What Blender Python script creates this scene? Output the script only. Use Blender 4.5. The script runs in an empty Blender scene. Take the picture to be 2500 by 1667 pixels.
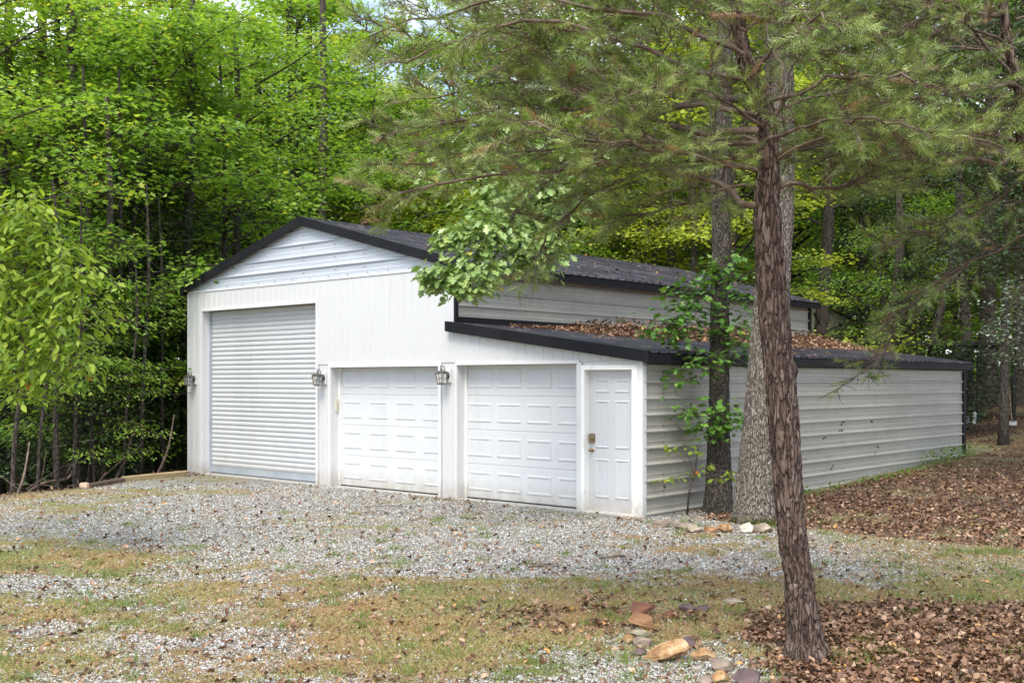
import bpy, math, random
import numpy as np
from mathutils import Vector, Matrix

# ------------------------------------------------------------------ camera, light, exposure
S = bpy.context.scene
C = S.collection
F = 2698.0                      # focal length in photo pixels (2500 wide)
CAM = np.array([8.83, -12.50, 1.88])
YAW = math.radians(41.96)
FW = np.array([-math.sin(YAW), math.cos(YAW), 0.0])
RT = np.array([math.cos(YAW), math.sin(YAW), 0.0])
cam = bpy.data.cameras.new('camera')
camo = bpy.data.objects.new('camera', cam)
C.objects.link(camo)
camo.location = CAM
camo.rotation_euler = (math.radians(90), 0, YAW)
cam.sensor_width = 36
cam.lens = F / 2500 * 36
cam.shift_y = 0.039
cam.clip_end = 2000
S.camera = camo

SUN_EL, SUN_AZ = math.radians(57), math.radians(155)      # azimuth of the light source, clockwise from +Y
w = bpy.data.worlds.new('World')
S.world = w
w.use_nodes = True
wn = w.node_tree.nodes
wl = w.node_tree.links
sky = wn.new('ShaderNodeTexSky')
sky.sky_type = 'NISHITA'
sky.sun_disc = False
sky.sun_elevation = SUN_EL
sky.sun_rotation = SUN_AZ
sky.air_density = 1.0
sky.dust_density = 1.2
sky.ozone_density = 1.0
tc = wn.new('ShaderNodeTexCoord')
cl = wn.new('ShaderNodeTexNoise')
cl.inputs['Scale'].default_value = 3.2
cl.inputs['Detail'].default_value = 6
clr = wn.new('ShaderNodeValToRGB')
clr.color_ramp.elements[0].position = 0.44
clr.color_ramp.elements[1].position = 0.62
mx = wn.new('ShaderNodeMixRGB')
mx.inputs['Color2'].default_value = (7.8, 8.1, 8.6, 1)    # bright thin cloud, in the physical sky's units
wl.new(tc.outputs['Generated'], cl.inputs['Vector'])
wl.new(cl.outputs['Fac'], clr.inputs['Fac'])
wl.new(clr.outputs['Color'], mx.inputs['Fac'])
wl.new(sky.outputs['Color'], mx.inputs['Color1'])
wl.new(mx.outputs['Color'], wn['Background'].inputs['Color'])
wn['Background'].inputs['Strength'].default_value = 0.15

sl = bpy.data.lights.new('sun', 'SUN')
sl.energy = 2.3
sl.angle = math.radians(32)
sl.color = (1.0, 0.95, 0.86)
so = bpy.data.objects.new('sun', sl)
C.objects.link(so)
sd = Vector((math.sin(SUN_AZ) * math.cos(SUN_EL), math.cos(SUN_AZ) * math.cos(SUN_EL), math.sin(SUN_EL)))
so.rotation_euler = sd.to_track_quat('Z', 'Y').to_euler()
S.view_settings.view_transform = 'Standard'
S.view_settings.look = 'None'
S.view_settings.exposure = 1.08
S.view_settings.gamma = 1
S.view_settings.use_curve_mapping = False
S.cycles.max_bounces = 8
S.cycles.diffuse_bounces = 6
S.cycles.transparent_max_bounces = 8

# ------------------------------------------------------------------ numeric helpers
def at(sx, sy, D):
    """photo pixel (2500 wide) at depth D metres -> world point"""
    return CAM + (FW + RT * ((sx - 1250) / F) + np.array([0, 0, -(sy - 931) / F])) * D

def hash3(ix, iy, iz, seed):
    n = (ix * 374761393 + iy * 668265263 + iz * 2147483647 + seed * 1274126177) & 0xFFFFFFFF
    n = ((n ^ (n >> 13)) * 1274126177) & 0xFFFFFFFF
    n = (n ^ (n >> 16)) & 0xFFFFFF
    return n / float(0xFFFFFF)

def vnoise(p, seed=0):
    p = np.asarray(p, float)
    i = np.floor(p).astype(np.int64)
    f = p - i
    f = f * f * (3 - 2 * f)
    r = 0
    for dx in (0, 1):
        for dy in (0, 1):
            for dz in (0, 1):
                wgt = (f[:, 0] if dx else 1 - f[:, 0]) * (f[:, 1] if dy else 1 - f[:, 1]) * (f[:, 2] if dz else 1 - f[:, 2])
                r = r + wgt * hash3(i[:, 0] + dx, i[:, 1] + dy, i[:, 2] + dz, seed)
    return r

def fbm(p, seed=0, oct=4):
    p = np.asarray(p, float)
    a, s, t = 0.5, 0.0, 0.0
    for k in range(oct):
        s = s + a * vnoise(p, seed + k)
        t += a
        a *= 0.5
        p = p * 2.03 + 11.3
    return s / t

def fbm2(x, y, sc, seed=0, oct=4):
    x = np.asarray(x, float)
    return fbm(np.stack([x.ravel() * sc, np.asarray(y, float).ravel() * sc, np.zeros(x.size) + seed * 3.7], 1), seed, oct).reshape(x.shape)

def sstep(a, b, x):
    t = np.clip((x - a) / (b - a), 0, 1)
    return t * t * (3 - 2 * t)

def camxy(x, y):
    dx, dy = x - CAM[0], y - CAM[1]
    return dx * RT[0] + dy * RT[1], dx * FW[0] + dy * FW[1]

EDGE = [(-30, -11.0), (-12, -9.2), (-4.7, -9.5), (-3.0, -9.95), (-1.6, -11.2), (0.0, -11.7), (40, -12.0)]
def edge_x(y):
    return np.interp(y, [e[0] for e in EDGE], [e[1] for e in EDGE])

def gz(x, y):
    x = np.asarray(x, float)
    y = np.asarray(y, float)
    t = np.clip(y - 4.0, 0, 26)
    z = 0.025 * t + 0.0012 * t * t + 0.03 * np.clip(y - 30, 0, 120)
    d = np.maximum(0, edge_x(y) - x)
    z = z - 1.5 * (1 - np.exp(-d / 4.5)) + 0.012 * np.maximum(0, d - 12)
    rr = np.hypot(x - 0, y - 0)
    far = sstep(18, 60, rr)
    bump = (fbm2(x, y, 0.5, 5, 3) - 0.5) * (0.05 + 0.8 * far)
    near = sstep(0.2, 1.5, np.maximum.reduce([-(y + 0.0), x - 0.0, -x - 11.4, y - 12]) * 1.0)
    return z + bump * near - 0.03 * near * 0

def gpt(sx, sy):
    z = 0.0
    for _ in range(6):
        D = (z - CAM[2]) / (-(sy - 931) / F)
        p = at(sx, sy, D)
        z = float(gz(p[0], p[1]))
    return np.array([p[0], p[1], z]), D

# ------------------------------------------------------------------ mesh helpers
def link(name, me, m=None, parent=None, kind=None):
    o = bpy.data.objects.new(name, me)
    C.objects.link(o)
    if m is not None:
        me.materials.append(m)
    if parent is not None:
        o.parent = parent
    if kind:
        o['kind'] = kind
    return o

def tag(o, label, cat, group=None):
    o['label'] = label
    o['category'] = cat
    if group:
        o['group'] = group
    return o

def empty(name, loc=(0, 0, 0), rz=0):
    o = bpy.data.objects.new(name, None)
    C.objects.link(o)
    o.location = loc
    o.rotation_euler = (0, 0, rz)
    return o

def np_mesh(name, V, faces_list, tint=None, smooth=False):
    """faces_list: list of int arrays (n,k)"""
    me = bpy.data.meshes.new(name)
    V = np.asarray(V, np.float32)
    me.vertices.add(len(V))
    me.vertices.foreach_set('co', V.ravel())
    fl = [np.asarray(f, np.int32) for f in faces_list if len(f)]
    idx = np.concatenate([f.ravel() for f in fl])
    tot = np.concatenate([np.full(len(f), f.shape[1], np.int32) for f in fl])
    st = np.concatenate([[0], np.cumsum(tot)[:-1]]).astype(np.int32)
    me.loops.add(len(idx))
    me.loops.foreach_set('vertex_index', idx)
    me.polygons.add(len(tot))
    me.polygons.foreach_set('loop_start', st)
    me.polygons.foreach_set('loop_total', tot)
    if smooth:
        me.polygons.foreach_set('use_smooth', np.ones(len(tot), bool))
    me.update(calc_edges=True)
    if tint is not None:
        a = me.attributes.new('tint', 'FLOAT', 'POINT')
        a.data.foreach_set('value', np.asarray(tint, np.float32))
    return me

class MB:
    def __init__(self):
        self.v = []
        self.f = []
    def quadstrip(self, a, b):
        pass
    def add(self, vs, fs):
        n = len(self.v)
        self.v += [tuple(map(float, p)) for p in vs]
        self.f += [tuple(n + i for i in f) for f in fs]
        return self
    def box(self, x0, x1, y0, y1, z0, z1, M=None):
        vs = [(x, y, z) for x in (x0, x1) for y in (y0, y1) for z in (z0, z1)]
        if M is not None:
            vs = [tuple(M @ Vector(p)) for p in vs]
        return self.add(vs, [(0, 1, 3, 2), (4, 6, 7, 5), (0, 4, 5, 1), (2, 3, 7, 6), (0, 2, 6, 4), (1, 5, 7, 3)])
    def prism(self, poly, d, M=None):
        """poly: 3-D points of a closed outline, extruded by vector d"""
        n = len(poly)
        vs = [tuple(p) for p in poly] + [tuple(np.add(p, d)) for p in poly]
        if M is not None:
            vs = [tuple(M @ Vector(p)) for p in vs]
        fs = [tuple(range(n - 1, -1, -1)), tuple(range(n, 2 * n))]
        fs += [(i, (i + 1) % n, n + (i + 1) % n, n + i) for i in range(n)]
        return self.add(vs, fs)
    def tube(self, pts, rad, n=8, cap=True):
        pts = [np.asarray(p, float) for p in pts]
        if not hasattr(rad, '__len__'):
            rad = [rad] * len(pts)
        b = len(self.v)
        up = None
        for i, p in enumerate(pts):
            t = pts[min(i + 1, len(pts) - 1)] - pts[max(i - 1, 0)]
            t = t / (np.linalg.norm(t) + 1e-9)
            if up is None:
                up = np.cross(t, (0.31, 0.95, 0.1) if abs(t[1]) < 0.9 else (1, 0, 0))
            up = up - t * np.dot(up, t)
            up /= np.linalg.norm(up) + 1e-9
            s = np.cross(t, up)
            for k in range(n):
                a = 2 * math.pi * k / n
                self.v.append(tuple(p + (up * math.cos(a) + s * math.sin(a)) * rad[i]))
        for i in range(len(pts) - 1):
            for k in range(n):
                self.f.append((b + i * n + k, b + i * n + (k + 1) % n, b + (i + 1) * n + (k + 1) % n, b + (i + 1) * n + k))
        if cap:
            self.f.append(tuple(b + k for k in range(n))[::-1])
            self.f.append(tuple(b + (len(pts) - 1) * n + k for k in range(n)))
        return self
    def sheet(self, prof, A, B, nrm, th=0.004):
        """ribbed metal sheet: prof = list of offsets along nrm, A/B = start and end points of each profile line"""
        nrm = np.asarray(nrm, float)
        n = len(prof)
        vs = []
        for k, off in enumerate((0, -th)):
            for i in range(n):
                vs.append(np.asarray(A[i]) + nrm * (prof[i] + off))
                vs.append(np.asarray(B[i]) + nrm * (prof[i] + off))
        fs = []
        m = 2 * n
        for i in range(n - 1):
            fs.append((2 * i, 2 * i + 1, 2 * i + 3, 2 * i + 2))
            fs.append((m + 2 * i, m + 2 * i + 2, m + 2 * i + 3, m + 2 * i + 1))
            fs.append((2 * i, 2 * i + 2, m + 2 * i + 2, m + 2 * i))
            fs.append((2 * i + 1, m + 2 * i + 1, m + 2 * i + 3, 2 * i + 3))
        fs.append((0, m, m + 1, 1))
        e = 2 * (n - 1)
        fs.append((e, e + 1, m + e + 1, m + e))
        return self.add(vs, fs)
    def mesh(self, name, smooth=False, bevel=0):
        me = bpy.data.meshes.new(name)
        me.from_pydata(self.v, [], self.f)
        if smooth:
            me.polygons.foreach_set('use_smooth', [True] * len(me.polygons))
        me.update()
        return me
    def obj(self, name, m, parent=None, smooth=False, kind=None):
        return link(name, self.mesh(name, smooth), m, parent, kind)

# ------------------------------------------------------------------ materials
def newmat(name):
    m = bpy.data.materials.new(name)
    m.use_nodes = True
    nt = m.node_tree
    return m, nt, nt.nodes, nt.links, nt.nodes['Principled BSDF']

def N(ns, t, **k):
    n = ns.new(t)
    for a, b in k.items():
        if a in n.inputs:
            n.inputs[a].default_value = b
        else:
            setattr(n, a, b)
    return n

def ramp(ns, pts):
    r = ns.new('ShaderNodeValToRGB')
    e = r.color_ramp.elements
    e[0].position, e[0].color = pts[0][0], (*pts[0][1], 1)
    e[1].position, e[1].color = pts[-1][0], (*pts[-1][1], 1)
    for p, c in pts[1:-1]:
        x = e.new(p)
        x.color = (*c, 1)
    return r

def m_basic(name, cols, scale=3.0, rough=0.5, metal=0.0, bump=0.0, bscale=30.0, stretch=(1, 1, 1), spec=0.5, detail=5, lo=0.3, hi=0.7, rvar=0.0):
    m, nt, ns, ls, P = newmat(name)
    tc = N(ns, 'ShaderNodeTexCoord')
    mp = N(ns, 'ShaderNodeMapping')
    mp.inputs['Scale'].default_value = stretch
    ls.new(tc.outputs['Object'], mp.inputs['Vector'])
    nz = N(ns, 'ShaderNodeTexNoise', Scale=scale, Detail=detail, Roughness=0.6)
    ls.new(mp.outputs['Vector'], nz.inputs['Vector'])
    k = len(cols)
    rp = ramp(ns, [(lo + (hi - lo) * i / max(1, k - 1), c) for i, c in enumerate(cols)] if k > 1 else [(0, cols[0]), (1, cols[0])])
    ls.new(nz.outputs['Fac'], rp.inputs['Fac'])
    ls.new(rp.outputs['Color'], P.inputs['Base Color'])
    P.inputs['Roughness'].default_value = rough
    P.inputs['Metallic'].default_value = metal
    P.inputs['Specular IOR Level'].default_value = spec
    if bump:
        nb = N(ns, 'ShaderNodeTexNoise', Scale=bscale, Detail=6)
        ls.new(mp.outputs['Vector'], nb.inputs['Vector'])
        b = N(ns, 'ShaderNodeBump', Strength=bump, Distance=0.01)
        ls.new(nb.outputs['Fac'], b.inputs['Height'])
        ls.new(b.outputs['Normal'], P.inputs['Normal'])
    return m

def m_leaf(name, stops, rough=0.5, trans=0.5, tcol=(1.25, 1.25, 0.5), spec=0.35, objvar=0.12):
    m, nt, ns, ls, P = newmat(name)
    at_ = N(ns, 'ShaderNodeAttribute', attribute_name='tint')
    oi = N(ns, 'ShaderNodeObjectInfo')
    ma = N(ns, 'ShaderNodeMath', operation='MULTIPLY_ADD')
    ls.new(oi.outputs['Random'], ma.inputs[0])
    ma.inputs[1].default_value = objvar * 2
    ma.inputs[2].default_value = -objvar
    ad = N(ns, 'ShaderNodeMath', operation='ADD')
    ls.new(ma.outputs[0], ad.inputs[0])
    ls.new(at_.outputs['Fac'], ad.inputs[1])
    rp = ramp(ns, stops)
    ls.new(ad.outputs[0], rp.inputs['Fac'])
    ls.new(rp.outputs['Color'], P.inputs['Base Color'])
    P.inputs['Roughness'].default_value = rough
    P.inputs['Specular IOR Level'].default_value = spec
    if trans > 0:
        tr = N(ns, 'ShaderNodeBsdfTranslucent')
        mul = N(ns, 'ShaderNodeMixRGB', blend_type='MULTIPLY', Fac=1.0)
        mul.inputs['Color2'].default_value = (*tcol, 1)
        ls.new(rp.outputs['Color'], mul.inputs['Color1'])
        ls.new(mul.outputs['Color'], tr.inputs['Color'])
        mix = N(ns, 'ShaderNodeMixShader', Fac=trans)
        ls.new(P.outputs[0], mix.inputs[1])
        ls.new(tr.outputs[0], mix.inputs[2])
        ls.new(mix.outputs[0], ns['Material Output'].inputs['Surface'])
    return m

def m_bark(name, c1, c2, c3, cr=(0.02, 0.015, 0.012), sc=9.0, stretch=(1, 1, 0.22), bump=1.0, moss=None, dist=0.03):
    m, nt, ns, ls, P = newmat(name)
    tc = N(ns, 'ShaderNodeTexCoord')
    mp = N(ns, 'ShaderNodeMapping')
    mp.inputs['Scale'].default_value = stretch
    ls.new(tc.outputs['Object'], mp.inputs['Vector'])
    wp = N(ns, 'ShaderNodeTexNoise', Scale=sc * 0.8, Detail=4)
    ls.new(mp.outputs['Vector'], wp.inputs['Vector'])
    va = N(ns, 'ShaderNodeMixRGB', blend_type='ADD', Fac=0.13)
    ls.new(mp.outputs['Vector'], va.inputs['Color1'])
    ls.new(wp.outputs['Color'], va.inputs['Color2'])
    vo = N(ns, 'ShaderNodeTexVoronoi', Scale=sc * 2, feature='DISTANCE_TO_EDGE')
    ls.new(va.outputs['Color'], vo.inputs['Vector'])
    nz = N(ns, 'ShaderNodeTexNoise', Scale=sc * 1.3, Detail=8, Roughness=0.7)
    ls.new(va.outputs['Color'], nz.inputs['Vector'])
    rp = ramp(ns, [(0.3, c1), (0.5, c2), (0.72, c3)])
    ls.new(nz.outputs['Fac'], rp.inputs['Fac'])
    cr_ = ramp(ns, [(0.0, (0, 0, 0)), (0.14, (1, 1, 1))])
    ls.new(vo.outputs['Distance'], cr_.inputs['Fac'])
    mx = N(ns, 'ShaderNodeMixRGB')
    ls.new(cr_.outputs['Color'], mx.inputs['Fac'])
    mx.inputs['Color1'].default_value = (*cr, 1)
    ls.new(rp.outputs['Color'], mx.inputs['Color2'])
    last = mx
    if moss:
        sp = N(ns, 'ShaderNodeSeparateXYZ')
        ls.new(tc.outputs['Object'], sp.inputs[0])
        mr = N(ns, 'ShaderNodeMapRange')
        mr.inputs['From Min'].default_value = 0.42
        mr.inputs['From Max'].default_value = 0.05
        ls.new(sp.outputs['Z'], mr.inputs['Value'])
        mn = N(ns, 'ShaderNodeTexNoise', Scale=5.0, Detail=4)
        ls.new(tc.outputs['Object'], mn.inputs['Vector'])
        mm = N(ns, 'ShaderNodeMath', operation='MULTIPLY')
        ls.new(mr.outputs[0], mm.inputs[0])
        ls.new(mn.outputs['Fac'], mm.inputs[1])
        mrr = ramp(ns, [(0.22, (0, 0, 0)), (0.36, (1, 1, 1))])
        ls.new(mm.outputs[0], mrr.inputs['Fac'])
        m2 = N(ns, 'ShaderNodeMixRGB')
        ls.new(mrr.outputs['Color'], m2.inputs['Fac'])
        ls.new(mx.outputs['Color'], m2.inputs['Color1'])
        m2.inputs['Color2'].default_value = (*moss, 1)
        last = m2
    ls.new(last.outputs['Color'], P.inputs['Base Color'])
    P.inputs['Roughness'].default_value = 0.9
    P.inputs['Specular IOR Level'].default_value = 0.25
    h = N(ns, 'ShaderNodeMath', operation='MULTIPLY_ADD')
    ls.new(nz.outputs['Fac'], h.inputs[0])
    h.inputs[1].default_value = 0.9
    ls.new(cr_.outputs['Color'], h.inputs[2])
    b = N(ns, 'ShaderNodeBump', Strength=bump, Distance=dist)
    ls.new(h.outputs[0], b.inputs['Height'])
    ls.new(b.outputs['Normal'], P.inputs['Normal'])
    return m

M = {}
M['white'] = m_basic('white_painted_metal', [(0.50, 0.50, 0.50), (0.55, 0.55, 0.55)], 1.2, 0.42, bump=0.03, bscale=60, stretch=(1, 1, 0.3))
def splash(m, strength=0.6):
    nt = m.node_tree; ns, ls = nt.nodes, nt.links
    P = ns['Principled BSDF']
    src = P.inputs['Base Color'].links[0].from_socket
    ge = N(ns, 'ShaderNodeNewGeometry')
    sp = N(ns, 'ShaderNodeSeparateXYZ')
    ls.new(ge.outputs['Position'], sp.inputs[0])
    mr = N(ns, 'ShaderNodeMapRange')
    mr.inputs['From Min'].default_value = 0.45
    mr.inputs['From Max'].default_value = 0.0
    ls.new(sp.outputs['Z'], mr.inputs['Value'])
    nz = N(ns, 'ShaderNodeTexNoise', Scale=6.0, Detail=8, Roughness=0.7)
    ls.new(ge.outputs['Position'], nz.inputs['Vector'])
    mu = N(ns, 'ShaderNodeMath', operation='MULTIPLY')
    ls.new(mr.outputs[0], mu.inputs[0]); ls.new(nz.outputs['Fac'], mu.inputs[1])
    rp = ramp(ns, [(0.12, (0, 0, 0)), (0.55, (strength,) * 3)])
    ls.new(mu.outputs[0], rp.inputs['Fac'])
    nz2 = N(ns, 'ShaderNodeTexNoise', Scale=1.3, Detail=10, Roughness=0.75)
    mp = N(ns, 'ShaderNodeMapping'); mp.inputs['Scale'].default_value = (2.5, 2.5, 0.35)
    ls.new(ge.outputs['Position'], mp.inputs['Vector']); ls.new(mp.outputs['Vector'], nz2.inputs['Vector'])
    rp2 = ramp(ns, [(0.56, (0, 0, 0)), (0.8, (0.35,) * 3)])
    ls.new(nz2.outputs['Fac'], rp2.inputs['Fac'])
    ad = N(ns, 'ShaderNodeMixRGB', blend_type='ADD', Fac=1.0)
    ls.new(rp.outputs['Color'], ad.inputs['Color1']); ls.new(rp2.outputs['Color'], ad.inputs['Color2'])
    mx = N(ns, 'ShaderNodeMixRGB')
    ls.new(ad.outputs['Color'], mx.inputs['Fac'])
    ls.new(src, mx.inputs['Color1'])
    mx.inputs['Color2'].default_value = (0.30, 0.25, 0.18, 1)
    ls.new(mx.outputs['Color'], P.inputs['Base Color'])
splash(M['white'])
M['trim'] = m_basic('white_trim', [(0.54, 0.53, 0.49), (0.6, 0.6, 0.59), (0.63, 0.63, 0.63)], 2.5, 0.4, lo=0.25, hi=0.5)
M['casing'] = m_basic('weathered_white_casing', [(0.32, 0.25, 0.18), (0.62, 0.60, 0.53), (0.78, 0.78, 0.75)], 7, 0.6, lo=0.30, hi=0.44, stretch=(1, 1, 0.25))
M['slat'] = m_basic('galvanised_slat', [(0.41, 0.42, 0.43), (0.49, 0.50, 0.505)], 2, 0.4, metal=0.0, stretch=(0.3, 1, 1))
M['slatbar'] = m_basic('roller_bottom_bar', [(0.36, 0.40, 0.45), (0.48, 0.52, 0.56)], 3, 0.35, metal=0.4)
M['gdoor'] = m_basic('garage_door_paint', [(0.53, 0.54, 0.55), (0.57, 0.58, 0.59)], 1, 0.45, bump=0.02, bscale=120)
M['edoor'] = m_basic('entry_door_paint', [(0.50, 0.505, 0.52), (0.54, 0.545, 0.56)], 1, 0.5)
for q_ in ('trim', 'gdoor', 'edoor', 'slat', 'casing'):
    splash(M[q_], 0.7)
M['black'] = m_basic('black_roof_metal', [(0.008, 0.008, 0.010), (0.016, 0.016, 0.019)], 4, 0.55, spec=0.12, bump=0.05, bscale=40)
M['roof'] = m_basic('charcoal_roof_metal', [(0.022, 0.021, 0.026), (0.042, 0.039, 0.047), (0.12, 0.107, 0.115)], 2.2, 0.42, spec=0.5, lo=0.35, hi=0.72, bump=0.04)  # palest tone paints the sky's sheen on the metal as patches of colour
M['concrete'] = m_basic('slab_concrete', [(0.22, 0.21, 0.19), (0.42, 0.41, 0.38)], 8, 0.9, bump=0.4, bscale=50)
M['dark'] = m_basic('dark_interior', [(0.01, 0.01, 0.01)], 1, 0.9)
M['pewter'] = m_basic('lantern_pewter', [(0.09, 0.08, 0.07), (0.20, 0.18, 0.16)], 25, 0.4, metal=0.7)
M['lead'] = m_basic('dark_iron', [(0.03, 0.03, 0.03)], 10, 0.5, metal=0.5)
M['brass'] = m_basic('aged_brass', [(0.25, 0.19, 0.12), (0.42, 0.34, 0.24)], 30, 0.3, metal=0.9)
M['keypad'] = m_basic('beige_plastic', [(0.55, 0.52, 0.42)], 5, 0.5)
M['timber_pale'] = m_basic('treated_timber', [(0.24, 0.17, 0.09), (0.42, 0.32, 0.17)], 5, 0.85, stretch=(0.3, 4, 4), bump=0.5, bscale=20)
M['timber_dark'] = m_basic('old_dark_timber', [(0.05, 0.035, 0.025), (0.13, 0.09, 0.06)], 5, 0.9, stretch=(0.3, 4, 4), bump=0.6, bscale=20)
M['beige'] = m_basic('beige_siding', [(0.33, 0.31, 0.22), (0.42, 0.39, 0.29)], 2, 0.7)
M['pen'] = m_basic('black_stained_wood', [(0.012, 0.01, 0.009), (0.03, 0.026, 0.022)], 6, 0.8)
M['wood_handle'] = m_basic('ash_handle', [(0.25, 0.17, 0.1), (0.34, 0.24, 0.15)], 8, 0.7)
M['pipe'] = m_basic('white_plastic', [(0.6, 0.62, 0.62)], 3, 0.5)
M['mud'] = m_basic('mud_nest', [(0.06, 0.045, 0.035), (0.12, 0.09, 0.07)], 40, 0.95, bump=0.8)
g, _, _, _, P = newmat('lantern_glass')
P.inputs['Base Color'].default_value = (0.85, 0.87, 0.86, 1)
P.inputs['Roughness'].default_value = 0.15
P.inputs['Transmission Weight'].default_value = 0.85
M['glass'] = g

# galvalume siding: streaky warm grey with grime low down and in blotches
def m_siding(name, c_lo, c_hi, grime=0.5, rough=0.4):
    m, nt, ns, ls, P = newmat(name)
    tc = N(ns, 'ShaderNodeTexCoord')
    mp = N(ns, 'ShaderNodeMapping')
    mp.inputs['Scale'].default_value = (0.25, 0.25, 3.0)
    ls.new(tc.outputs['Object'], mp.inputs['Vector'])
    n1 = N(ns, 'ShaderNodeTexNoise', Scale=2.0, Detail=6, Roughness=0.65)
    ls.new(mp.outputs['Vector'], n1.inputs['Vector'])
    r1 = ramp(ns, [(0.3, c_lo), (0.68, c_hi)])
    ls.new(n1.outputs['Fac'], r1.inputs['Fac'])
    mp2 = N(ns, 'ShaderNodeMapping')
    mp2.inputs['Scale'].default_value = (1.2, 1.2, 0.5)
    ls.new(tc.outputs['Object'], mp2.inputs['Vector'])
    n2 = N(ns, 'ShaderNodeTexNoise', Scale=3.5, Detail=9, Roughness=0.75)
    ls.new(mp2.outputs['Vector'], n2.inputs['Vector'])
    r2 = ramp(ns, [(0.47, (0, 0, 0)), (0.72, (grime, grime, grime))])
    ls.new(n2.outputs['Fac'], r2.inputs['Fac'])
    mx = N(ns, 'ShaderNodeMixRGB')
    ls.new(r2.outputs['Color'], mx.inputs['Fac'])
    ls.new(r1.outputs['Color'], mx.inputs['Color1'])
    mx.inputs['Color2'].default_value = (0.20, 0.19, 0.14, 1)
    ls.new(mx.outputs['Color'], P.inputs['Base Color'])
    P.inputs['Roughness'].default_value = rough
    P.inputs['Metallic'].default_value = 0.0
    return m
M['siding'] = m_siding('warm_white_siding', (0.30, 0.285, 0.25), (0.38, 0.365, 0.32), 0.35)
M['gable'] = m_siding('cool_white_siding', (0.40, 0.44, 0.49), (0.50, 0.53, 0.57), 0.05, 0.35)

BARK = {
    'pine': m_bark('pine_bark', (0.055, 0.034, 0.026), (0.125, 0.082, 0.064), (0.27, 0.22, 0.185), (0.038, 0.024, 0.018), 15, (1, 1, 0.16), 0.8, dist=0.02),
    'oak': m_bark('oak_bark', (0.08, 0.066, 0.052), (0.16, 0.135, 0.11), (0.25, 0.22, 0.18), (0.05, 0.04, 0.032), 22, (1, 1, 0.25), 1.0, dist=0.03),
    'pale': m_bark('pale_oak_bark', (0.15, 0.125, 0.10), (0.28, 0.24, 0.195), (0.40, 0.355, 0.30), (0.09, 0.075, 0.06), 20, (1, 1, 0.22), 1.0, moss=(0.07, 0.085, 0.015), dist=0.03),
    'wood': m_bark('forest_bark', (0.05, 0.04, 0.032), (0.095, 0.078, 0.062), (0.18, 0.155, 0.13), (0.04, 0.032, 0.026), 13, (1, 1, 0.25), 0.8),
    'twig': m_basic('pine_limb_bark', [(0.06, 0.038, 0.027), (0.13, 0.088, 0.064), (0.26, 0.20, 0.16)], 7, 0.9, bump=0.8, bscale=40),
}
LEAF = {
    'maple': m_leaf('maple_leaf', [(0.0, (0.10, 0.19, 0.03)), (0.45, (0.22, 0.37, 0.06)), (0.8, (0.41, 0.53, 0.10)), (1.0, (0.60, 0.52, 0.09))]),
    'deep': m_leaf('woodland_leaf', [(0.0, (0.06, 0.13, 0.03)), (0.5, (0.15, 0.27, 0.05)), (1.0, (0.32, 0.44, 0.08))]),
    'bright': m_leaf('sun_tinted_leaf', [(0.0, (0.24, 0.34, 0.05)), (0.5, (0.42, 0.49, 0.07)), (0.85, (0.60, 0.58, 0.09)), (1.0, (0.5, 0.38, 0.04))], trans=0.45),  # sunlight on the leaves is put into this paler, yellower colour
    'oak': m_leaf('oak_leaf', [(0.0, (0.12, 0.20, 0.05)), (0.5, (0.25, 0.36, 0.11)), (0.95, (0.42, 0.50, 0.17)), (1.0, (0.42, 0.36, 0.06))], rough=0.35, spec=0.6, trans=0.25),
    'oakdark': m_leaf('trunk_sprout_leaf', [(0.0, (0.06, 0.14, 0.022)), (0.55, (0.12, 0.26, 0.04)), (0.95, (0.24, 0.38, 0.06)), (1.0, (0.45, 0.22, 0.05))], rough=0.4, spec=0.5, trans=0.25),
    'long': m_leaf('long_leaf', [(0.0, (0.09, 0.16, 0.025)), (0.5, (0.25, 0.36, 0.05)), (0.93, (0.46, 0.52, 0.10)), (1.0, (0.42, 0.14, 0.06))], rough=0.5, spec=0.25),
    'holly': m_leaf('holly_leaf', [(0.0, (0.03, 0.055, 0.022)), (0.6, (0.065, 0.11, 0.04)), (1.0, (0.12, 0.18, 0.07))], rough=0.45, spec=0.4, trans=0.12),
    'silver': m_leaf('pale_glossy_leaf', [(0.0, (0.07, 0.11, 0.06)), (0.5, (0.17, 0.23, 0.15)), (1.0, (0.6, 0.6, 0.55))], rough=0.3, spec=0.6, trans=0.1),
    'needle': m_leaf('pine_needle', [(0.0, (0.06, 0.10, 0.02)), (0.45, (0.185, 0.27, 0.045)), (0.8, (0.36, 0.44, 0.12)), (0.93, (0.26, 0.17, 0.07)), (1.0, (0.30, 0.15, 0.06))], rough=0.35, spec=0.6, trans=0.15, objvar=0.0),
    'dead': m_leaf('fallen_leaf', [(0.0, (0.055, 0.028, 0.018)), (0.35, (0.15, 0.078, 0.042)), (0.7, (0.28, 0.165, 0.10)), (0.93, (0.46, 0.33, 0.22)), (1.0, (0.5, 0.26, 0.08))], trans=0.05, rough=0.55, objvar=0.0),
    'grass': m_leaf('grass_blade', [(0.0, (0.11, 0.19, 0.03)), (0.4, (0.27, 0.29, 0.09)), (0.7, (0.46, 0.39, 0.19)), (1.0, (0.42, 0.26, 0.13))], trans=0.3, objvar=0.0),
    'stone': m_leaf('gravel_stone', [(0.0, (0.10, 0.09, 0.08)), (0.25, (0.22, 0.20, 0.17)), (0.6, (0.37, 0.365, 0.345)), (1.0, (0.60, 0.60, 0.585))], trans=0.0, rough=0.8, objvar=0.0),
}
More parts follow.
